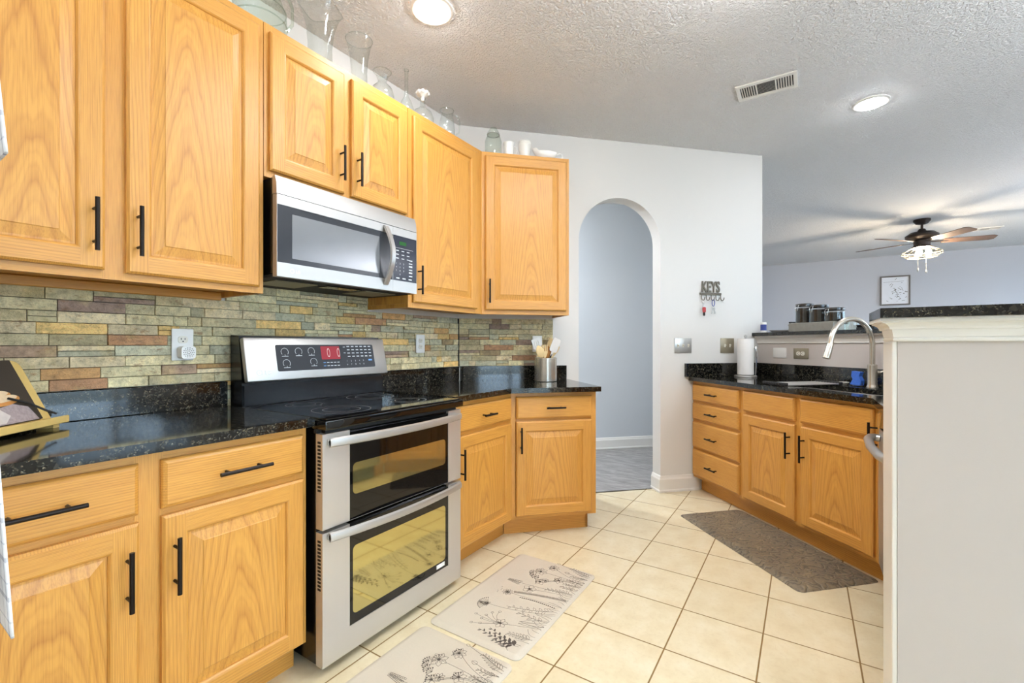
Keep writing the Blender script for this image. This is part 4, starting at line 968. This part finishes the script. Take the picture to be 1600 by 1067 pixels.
bm = new_bm(); lathe(bm, [(.009, .150), (.010, .172), (.018, .178), (.032, .186), (.036, .196), (.028, .206), (.012, .209)], 24)
for k in range(8): lathe(bm, [(.006, .184), (.013, .190), (.013, .200), (.005, .207)], 8, (.028 * cos(k * pi / 4), .028 * sin(k * pi / 4), 0))
obj('stopper', bm, 'milk', t)
t = glassware('glass_pitcher', 'small clear glass pitcher with looped handle near the cabinet corner', 'pitcher', (2.125, yk - .01, ZT), [(.042, 0), (.048, .01), (.050, .06), (.044, .11), (.036, .14), (.042, .178)])
bm = new_bm(); tube(bm, [(.040, -.012, .165), (.075, -.022, .17), (.092, -.027, .13), (.086, -.025, .07), (.049, -.014, .035)], .0048, 8); obj('handle', bm, 'glass', t)
t = glassware('glass_jar', 'clear glass jar with stepped glass lid on the angled cabinet', 'jar', UV(1.525, 2.0, ZT), [(.050, 0), (.056, .008), (.057, .10), (.048, .128), (.040, .14), (.040, .148)], 'glass_green')
bm = new_bm(); lathe(bm, [(.042, .150), (.043, .158), (.034, .162), (.033, .176), (.024, .180), (.022, .192), (.012, .197), (0, .198)], 24); obj('lid', bm, 'glass_green', t)
bm = new_bm(); tube(bm, [(.0415 * cos(2 * pi * k / 28), .0415 * sin(2 * pi * k / 28), .149) for k in range(29)], .0025, 6); obj('wire_band', bm, 'silver', t)
t = thing('cream_jug', 'small white ceramic jug between glass jar and ribbed vase', 'jug', UV(1.53, 2.107, ZT), -pi / 4)
bm = new_bm(); lathe(bm, [(.026, 0), (.030, .01), (.034, .05), (.036, .088), (.040, .103), (.036, .102), (.030, .05), (0, .02)], 24); obj('body', bm, 'ceramic', t)
bm = new_bm(); tube(bm, [(.034, 0, .085), (.055, 0, .08), (.058, 0, .055), (.050, 0, .035), (.031, 0, .028)], .004, 8); obj('handle', bm, 'ceramic', t)
t = thing('ribbed_vase', 'white ribbed milk-glass vase on the angled corner cabinet', 'vase', UV(1.53, 2.218, ZT), 0)
bm = new_bm(); pr = [(.026, 0)]
for k in range(12): z = .006 + k * .0095; r = .026 + .016 * min(1, k / 9); pr += [(r, z), (r + .002, z + .004)]
pr += [(.040, .124), (.036, .124), (.028, .05), (0, .02)]; lathe(bm, pr, 28); obj('body', bm, 'milk', t)
t = thing('gravy_boat', 'white ceramic gravy boat with loop handle at the cabinet end', 'gravy boat', UV(1.53, 2.378, ZT), -pi / 4)
bm = new_bm(); L = []
for z, a, bb, lip in ((0, .038, .026, 0), (.012, .034, .022, 0), (.03, .066, .040, .004), (.052, .082, .046, .012), (.060, .088, .047, .02), (.054, .078, .042, .015), (.03, .05, .03, 0)):
    L.append([(-.008 + a * cos(q) * (1.12 if cos(q) < 0 else .95), bb * sin(q), z + (lip if cos(q) < -.7 else 0)) for q in [2 * pi * k / 28 for k in range(28)]])
rings(bm, L); obj('body', bm, 'ceramic', t)
bm = new_bm(); tube(bm, [(.068, 0, .055), (.090, 0, .066), (.108, 0, .058), (.110, 0, .036), (.092, 0, .022), (.056, 0, .022)], .0055, 8); obj('handle', bm, 'ceramic', t)

# ------------------------------------------------------------------ floor mats
def kitchen_mat():
    w, h, T = .745, .45, .013
    bm = new_bm()
    def lp(i, z): return [(a, b, z) for a, b in rrect(i, w - i, i, h - i, .032 - min(i, .02))]
    rings(bm, [lp(0, 0), lp(0, .003), lp(.016, T - .001), lp(.024, T)])
    Z = T + .0004
    rnd = random.Random(3)
    def ink(pts, wd=.0013):
        n = len(pts); vs = []
        for i, p in enumerate(pts):
            a, b = pts[max(0, i - 1)], pts[min(n - 1, i + 1)]; dx, dy = b[0] - a[0], b[1] - a[1]; l = math.hypot(dx, dy) or 1
            nx, ny = -dy / l * wd / 2, dx / l * wd / 2
            vs.append((bm.verts.new((p[0] + nx, p[1] + ny, Z)), bm.verts.new((p[0] - nx, p[1] - ny, Z))))
        for (a, b), (c, d) in zip(vs, vs[1:]): bm.faces.new((a, b, d, c)).material_index = 1
    def bez(a, b, c, n=12): return [((1 - t) ** 2 * a[0] + 2 * t * (1 - t) * b[0] + t * t * c[0], (1 - t) ** 2 * a[1] + 2 * t * (1 - t) * b[1] + t * t * c[1]) for t in [k / n for k in range(n + 1)]]
    def blob(pts): bm.faces.new([bm.verts.new((p[0], p[1], Z)) for p in pts]).material_index = 1
    def leaf(x, y, a, L, wd, fill=False, vein=False):
        d = (cos(a), sin(a)); q = (-d[1], d[0])
        side = [(x + d[0] * L * s + q[0] * wd * sin(pi * s ** .8), y + d[1] * L * s + q[1] * wd * sin(pi * s ** .8)) for s in [k / 8 for k in range(9)]]
        oth = [(x + d[0] * L * s - q[0] * wd * sin(pi * s ** .8), y + d[1] * L * s - q[1] * wd * sin(pi * s ** .8)) for s in [k / 8 for k in range(9)]]
        if fill: blob(side + oth[::-1][1:-1])
        else:
            ink(side, .0013); ink(oth, .0013)
            if vein: ink([(x, y), (x + d[0] * L * .85, y + d[1] * L * .85)], .0011)
    def petals(x, y, r, n, wd=.4, a0=0.0, span=2 * pi):
        for k in range(n):
            a = a0 + span * k / n; leaf(x + cos(a) * r * .15, y + sin(a) * r * .15, a, r * .85, r * wd * .5)
        blob([(x + r * .17 * cos(q * pi / 4), y + r * .17 * sin(q * pi / 4)) for q in range(8)])
    def umbel(x, y, a, r, n=9, dot=True):
        for k in range(n):
            q = a + (k / (n - 1) - .5) * 2.2; e = (x + r * cos(q), y + r * sin(q)); ink([(x, y), e], .0012)
            if dot: blob([(e[0] + .0032 * cos(j * pi / 3), e[1] + .0032 * sin(j * pi / 3)) for j in range(6)])
    def sprig(a, b, c, n, L, wd, fill=False, ang=.8):
        P_ = bez(a, b, c, n * 2); ink(P_, .0015)
        for i in range(2, n * 2):
            dx, dy = P_[i][0] - P_[i - 1][0], P_[i][1] - P_[i - 1][1]; q = math.atan2(dy, dx); s = 1 - .5 * i / (n * 2)
            leaf(P_[i][0], P_[i][1], q + (ang if i % 2 else -ang), L * s, wd * s, fill)
    # base of every stem lies on the outer long edge
    sprig((.06, .035), (.05, .10), (.07, .235), 8, .034, .006, True); sprig((.07, .03), (.06, .1), (.10, .20), 6, .03, .0065, True)
    sprig((.02, .06), (.05, .09), (.04, .15), 5, .026, .005, True)
    sprig((.12, .012), (.12, .06), (.105, .12), 7, .030, .006)
    ink(bez((.20, .015), (.17, .10), (.146, .172))); petals(.145, .178, .032, 6, .62)
    for x, y in ((.10, .25), (.13, .265), (.16, .262), (.188, .25), (.21, .225), (.085, .285), (.145, .305)):
        ink(bez((.145, .178), (.5 * x + .06, .23), (x, y), 6), .0012); rr = .006; ink([(x + rr * cos(k * pi / 5), y + rr * sin(k * pi / 5)) for k in range(11)], .0014)
    ink(bez((.32, .012), (.24, .17), (.235, .305))); umbel(.235, .305, 1.75, .048, 13)
    for k in range(5): leaf(.215 + .008 * k, .300, 1.2 + .25 * k, .05, .006)
    sprig((.335, .03), (.29, .10), (.262, .225), 7, .030, .007, False, 1.1)
    sprig((.25, .012), (.24, .08), (.25, .16), 5, .034, .005)
    ink(bez((.22, .012), (.19, .06), (.20, .12))); leaf(.22, .012, 1.9, .11, .012); leaf(.26, .012, 2.1, .12, .010)
    ink(bez((.38, .012), (.37, .15), (.36, .275))); petals(.36, .285, .026, 9, .5); petals(.36, .285, .014, 7, .6)
    for k in range(5): blob([(.335 + .012 * k + .0022 * cos(j), .325 + .006 * sin(k * 2) + .0022 * sin(j)) for j in range(6)])
    fern = bez((.44, .012), (.42, .14), (.375, .262), 46); ink(fern, .0018)
    for i in range(2, 46): ink([(fern[i][0] - .009, fern[i][1] - .002), fern[i], (fern[i][0] + .009, fern[i][1] + .006)], .0020)
    dots = bez((.36, .03), (.37, .12), (.352, .21), 18)
    ink(dots, .0014)
    for p in dots[1:]: blob([(p[0] + .0045 * cos(j), p[1] + .003 * sin(j)) for j in range(6)])
    ink(bez((.50, .012), (.47, .16), (.462, .29)))
    for r in range(9):
        z = .275 + r * .0075; wv = .016 * (1 - r / 9) + .003
        for s in (-1, 0, 1): leaf(.4615 + s * wv * .6, z, pi / 2 - s * .5, .012, .0035)
    ink(bez((.48, .012), (.47, .1), (.440, .195))); petals(.438, .212, .034, 5, .85); petals(.432, .206, .014, 5, .6)
    sprig((.50, .02), (.50, .08), (.475, .15), 7, .026, .005)
    for x, y, r, n in ((.611, .247, .036, 7), (.677, .206, .030, 8), (.582, .13, .030, 6), (.521, .201, .030, 5), (.545, .185, .02, 7)):
        ink(bez((.60 + (x - .6) * .3, .012), (.62, y * .5), (x, y - .01), 10)); petals(x, y, r, n, .6, .2)
        if r > .029: umbel(x, y, 1.4, r * .7, 6)
    for x, y in ((.568, .263), (.555, .245), (.585, .275), (.55, .225)): umbel(x, y, 1.7, .020, 6)
    for x in (.53, .56, .60, .64): sprig((x + .02, .012), (x, .05), (x + .01, .10), 5, .024, .0045)
    ink(bez((.71, .012), (.71, .12), (.732, .200))); leaf(.732, .198, 1.5, .018, .006); leaf(.667, .115, 1.4, .026, .009, False, True)
    ink(bez((.66, .012), (.655, .07), (.668, .118)))
    sprig((.69, .012), (.695, .06), (.722, .128), 8, .032, .0055)
    for k in range(26): x = .10 + .023 * k + rnd.uniform(-.006, .006); ink(bez((x, .010), (x + rnd.uniform(-.02, .02), .04), (x + rnd.uniform(-.03, .03), rnd.uniform(.04, .085)), 6), .0013)
    return obj('kitchen_mat', bm, ['mat_cream', 'ink'], smooth=30)
m1 = kitchen_mat(); m1.location = (1.408, -1.216, .0006)
tag(m1, 'cream floor mat with wildflower line drawing, nearer the archway of the two', 'mat', 'wildflower kitchen mats')
m2 = m1.copy(); COL.objects.link(m2); m2.location = (.640, -1.218, .0006)
tag(m2, 'cream wildflower floor mat nearest the viewer, on the floor beside the range', 'mat', 'wildflower kitchen mats')
bm = new_bm()
def lp(i, z): return [(a, b, z) for a, b in rrect(-.5 + i, .5 - i, i, .475 - i, .03)]
rings(bm, [lp(0, 0), lp(.002, .003), lp(.03, .016), lp(.036, .017)])
tag(obj('floor_mat', bm, 'darkmat', None, UV(.815, 3.258, .0006), (0, 0, -3 * pi / 4), smooth=40), 'dark brown embossed cushioned mat on the floor below the sink cabinets', 'mat')

# ------------------------------------------------------------------ ceiling things
def can_light(x, y, label, mat='can', group='recessed ceiling lights'):
    t = thing('ceiling_light', label, 'light', (x, y, CEIL), 0, group)
    bm = new_bm(); rings(bm, [[(r * cos(2 * pi * k / 40), r * sin(2 * pi * k / 40), z) for k in range(40)] for r, z in ((.102, -.0005), (.100, -.006), (.090, -.010), (.078, -.008), (.074, -.003))], cap0=False, cap1=False); obj('trim_ring', bm, 'trim', t)
    bm = new_bm(); rings(bm, [[(r * cos(2 * pi * k / 32), r * sin(2 * pi * k / 32), z) for k in range(32)] for r, z in ((.0745, -.005), (.070, -.014), (.055, -.021), (.03, -.025), (.006, -.026))], cap0=False, cap1=True); obj('lens', bm, mat, t)
    return t
can_light(1.588, -.622, 'recessed ceiling light nearest the wall cabinets')
can_light(3.763, -2.462, 'recessed ceiling light above the sink corner, right of the vent')
can_light(-.60, -2.46, 'added recessed fill light behind the camera position')  # out-of-view lamp added for overall brightness
can_light(1.60, -2.62, 'added recessed fill light above the end wall beside the camera')  # unseen lamp added to even out the kitchen light
t = thing('fill_linear_light', 'added long linear fill light above the middle of the kitchen floor', 'light', (1.72, -1.80, CEIL), -.32)  # unseen fixture added to brighten the sink side
bm = new_bm(); box(bm, (-.50, -.075, -.03), (.50, .075, -.0005), .004); obj('housing', bm, 'trim', t)
bm = new_bm(); L_ = [[(x, .065 * cos(a), -.031 - .030 * sin(a)) for a in [pi * k / 10 for k in range(11)]] for x in (-.48, .48)]; rings(bm, L_); obj('diffuser', bm, 'linear', t)
can_light(UV(2.6, 2.2)[0], UV(2.6, 2.2)[1], 'added recessed fill light in the hallway beyond the archway', 'hall_fill_can')  # hall lamp added out of view to brighten the hall
def ceiling_vent(loc, label, w=.195, l=.325):
    t = thing('ceiling_vent', label, 'vent', loc, 0, 'ceiling vents')
    bm = new_bm(); 
    for a, b in (((0, 0), (w, .022)), ((0, l - .022), (w, l)), ((0, .022), (.03, l - .022)), ((w - .03, .022), (w, l - .022)), ((.03, .108), (w - .03, .116)), ((.03, .212), (w - .03, .220))): box(bm, (a[0], a[1], -.009), (b[0], b[1], -.0005), .0015)
    obj('frame', bm, 'trim', t)
    bm = new_bm(); quad(bm, [(.02, .02, -.0012), (w - .02, .02, -.0012), (w - .02, l - .02, -.0012), (.02, l - .02, -.0012)]); obj('duct', bm, 'vent_dark', t)
    for y0, y1, ax in ((.022, .108, 0), (.116, .212, 1), (.220, l - .022, 0)):
        bm = new_bm()
        if ax:
            for k in range(9): x = .038 + k * .0145; prism(bm, [(x, -.0085), (x + .0095, -.0025), (x + .0105, -.003), (x + .001, -.009)], y0, y1, f=lambda a, b, h: (a, h, b))
        else:
            n = 6
            for k in range(n): y = y0 + .006 + k * (y1 - y0 - .006) / n; prism(bm, [(y, -.0085), (y + .007, -.0025), (y + .008, -.003), (y + .001, -.009)], .03, w - .03, f=lambda a, b, h: (h, a, b))
        obj('louvers', bm, 'trim', t, smooth=0)
    return t
ceiling_vent((3.075, -2.065, CEIL), 'white louvered ceiling vent above the kitchen floor')
ceiling_vent((8.6, -4.32, CEIL), 'white ceiling vent far off in the living room, beyond the fan')
# fan
FXc, FYc = 7.63, -3.34
t = thing('ceiling_fan', 'dark bronze ceiling fan with five wooden blades and caged light', 'ceiling fan', (FXc, FYc, CEIL))
bm = new_bm(); lathe(bm, [(.085, -.0005), (.085, -.02), (.06, -.055), (.025, -.065)], 28); obj('canopy', bm, 'bronze', t)
bm = new_bm(); tube(bm, [(0, 0, -.06), (0, 0, -.15)], .013, 12); lathe(bm, [(.03, -.12), (.045, -.145), (.05, -.155)], 20); obj('downrod', bm, 'bronze', t)
bm = new_bm(); lathe(bm, [(.05, -.152), (.12, -.165), (.165, -.20), (.165, -.225), (.13, -.255), (.085, -.268), (.08, -.33), (.10, -.345), (.10, -.355)], 36); obj('motor', bm, 'bronze', t)
fw = radians(32.974)
for k in range(5):
    ph = radians(-23 + 72 * k)      # angle in (right, forward) of the view
    r_, f_ = cos(ph), sin(ph); dx, dy = r_ * sin(fw) + f_ * cos(fw), -r_ * cos(fw) + f_ * sin(fw); a = math.atan2(dy, dx)
    bm = new_bm(); prism(bm, [(.20, -.052), (.24, -.062), (.66, -.07), (.70, -.045), (.70, .045), (.66, .07), (.24, .062), (.20, .052)], -.003, .003)
    bmesh.ops.transform(bm, matrix=Matrix.Translation((0, 0, -.285)) @ Matrix.Rotation(a, 4, 'Z') @ Matrix.Rotation(radians(-12), 4, 'X'), verts=bm.verts); bl = obj('blade', bm, 'blade', t)
    bm = new_bm(); box(bm, (.07, -.018, -.007), (.26, .018, -.003), .002); bmesh.ops.transform(bm, matrix=Matrix.Translation((0, 0, -.282)) @ Matrix.Rotation(a, 4, 'Z') @ Matrix.Rotation(radians(-12), 4, 'X'), verts=bm.verts); obj('blade_iron', bm, 'bronze', bl)
bm = new_bm()
for r, z in ((.10, -.36), (.19, -.41), (.20, -.435), (.15, -.475)): tube(bm, [(r * cos(2 * pi * k / 32), r * sin(2 * pi * k / 32), z) for k in range(33)], .0036, 6)
for k in range(10): a = 2 * pi * k / 10; tube(bm, [(r * cos(a), r * sin(a), z) for r, z in ((.10, -.36), (.19, -.41), (.20, -.435), (.15, -.475), (.05, -.485))], .0024, 6)
cg = obj('light_cage', bm, 'cage', t)
for k in range(3):
    a = 2 * pi * k / 3 + .4; bm = new_bm(); c = (.06 * cos(a), .06 * sin(a), -.41)
    lathe(bm, [(.012, .05), (.014, .03), (.028, .01), (.032, -.01), (.024, -.034), (.004, -.044)], 18, c); obj('bulb', bm, 'bulb', cg)
for x, L in ((-.05, .63), (.055, .65)):
    bm = new_bm(); a = -fw; p = (x * sin(fw), -x * cos(fw)); tube(bm, [(p[0], p[1], -.36), (p[0], p[1], -L)], .0022, 6); lathe(bm, [(.004, -L + .02), (.010, -L), (.010, -L - .02), (.003, -L - .032)], 10, (p[0], p[1], 0)); obj('pull_chain', bm, 'silver', t)
# unseen bowl lamps added outside the view to brighten the ceilings
def fill_torchiere(x, y, z, label, mat='fill_globe'):
    t = thing('fill_floor_lamp', label, 'lamp', (x, y, z))
    bm = new_bm(); lathe(bm, [(.15, 0), (.15, .02), (.02, .035), (.012, .05), (.012, 1.72), (.03, 1.73)], 24); obj('stem', bm, 'bronze', t)
    bm = new_bm(); rings(bm, [[(r * cos(2 * pi * k / 32), r * sin(2 * pi * k / 32), q) for k in range(32)] for r, q in ((.03, 1.725), (.12, 1.76), (.19, 1.83), (.185, 1.83), (.115, 1.768), (.02, 1.735))], cap0=True, cap1=True); obj('bowl', bm, 'trim', t)
    bm = new_bm(); lathe(bm, [(.02, 1.765), (.11, 1.782), (.135, 1.80), (.11, 1.806), (.02, 1.81)], 28); obj('diffuser', bm, mat, t)
fill_torchiere(-.42, -1.85, 0, 'added bronze fill lamp with upturned white bowl, behind the camera position')
fill_torchiere(1.9, -4.25, 0, 'added bronze fill lamp with upturned white bowl, in the dining area')
fill_torchiere(6.2, -5.9, -.002, 'added bronze fill lamp with upturned white bowl, in the living room', 'fill_globe_living')
# framed print on the living room wall
t = thing('framed_print', 'white abstract line print in thin grey frame on living room wall', 'picture', (10.418, -3.432, 2.128), -pi / 2)
bm = new_bm(); w, h = .412, .52
for a, b, c, d in ((-w / 2, -w / 2 + .022, -h / 2, h / 2), (w / 2 - .022, w / 2, -h / 2, h / 2), (-w / 2 + .022, w / 2 - .022, -h / 2, -h / 2 + .022), (-w / 2 + .022, w / 2 - .022, h / 2 - .022, h / 2)): box(bm, (a, -.03, c), (b, -.001, d))
obj('frame', bm, 'frame', t, smooth=0)
bm = new_bm(); box(bm, (-w / 2 + .022, -.015, -h / 2 + .022), (w / 2 - .022, -.002, h / 2 - .022)); rr = random.Random(5)
for k in range(46):
    x, z = rr.gauss(.03, .075), rr.gauss(-.03, .09); x = max(-.15, min(.15, x)); z = max(-.2, min(.2, z)); a = rr.choice([-.7, -.6, .9, .1]); L = rr.uniform(.012, .045)
    dx, dz = cos(a) * L / 2, sin(a) * L / 2; n = (-sin(a) * .003, cos(a) * .003)
    quad(bm, [(x - dx + n[0], -.0156, z - dz + n[1]), (x + dx + n[0], -.0156, z + dz + n[1]), (x + dx - n[0], -.0156, z + dz - n[1]), (x - dx - n[0], -.0156, z - dz - n[1])], 1)
quad(bm, [(-.16, -.0156, .150), (.12, -.0156, .160), (.12, -.0156, .164), (-.16, -.0156, .153)], 1)
obj('print', bm, ['art', 'frame'], t, smooth=0)

# ------------------------------------------------------------------ refrigerator with tea towels at the left edge
t = thing('refrigerator', 'white refrigerator just outside the left edge, tea towels on its handles', 'refrigerator', (.0428, -1.05, 0), 0)
bm = new_bm(); box(bm, (-.72, -.38, .03), (-.05, .38, 1.78), .006)
for x in (-.66, -.12):
    for y in (-.33, .33): lathe(bm, [(.02, .0006), (.02, .03)], 10, (x, y, 0))
obj('body', bm, 'fridge', t)
for z0, z1, hz in ((.10, 1.255, 1.1125), (1.27, 1.775, 1.5115)):
    bm = new_bm(); box(bm, (-.048, -.38, z0), (.0, .38, z1), .012, 2); d = obj('door', bm, 'fridge', t)
    bm = new_bm(); tube(bm, [(.0005, -.32, hz), (.048, -.32, hz), (.055, -.31, hz), (.055, .0, hz), (.055, .31, hz), (.048, .32, hz), (.0005, .32, hz)], .005, 10); obj('towel_bar', bm, 'chrome', d)
def towel(label, y0, y1, ztop, zbot, flare, x=.0978):
    bm = new_bm(); n, mm = 10, 12; L = []
    def pt(j, s, side):
        f = j / n; yy = y0 + (y1 - y0) * f
        return (x + side * (.008 + .0015 * sin(f * 11 + s) * f) + (flare * s if side > 0 else 0), yy, ztop - (ztop - zbot) * s * (1 if side > 0 else .85))
    for k in range(mm, -1, -1): L.append([pt(j, k / mm, 1) for j in range(n + 1)])
    L.append([(x + .005, pt(j, 0, 1)[1], ztop + .006) for j in range(n + 1)]); L.append([(x - .005, pt(j, 0, 1)[1], ztop + .006) for j in range(n + 1)])
    for k in range(mm + 1): L.append([pt(j, k / mm, -1) for j in range(n + 1)])
    rings(bm, L, closed=False)
    o = obj('tea_towel', bm, 'plaid', smooth=80)
    md = o.modifiers.new('thickness', 'SOLIDIFY'); md.thickness = .0025; md.offset = 0
    return tag(o, label, 'towel', 'plaid tea towels')
towel('white plaid tea towel at the lower left, hanging before the base cabinet', -1.36, -1.12, 1.113, .845, .0146)
towel('white plaid tea towel at the upper left, hanging before the wall cabinet', -1.36, -1.12, 1.512, 1.386, .0100)
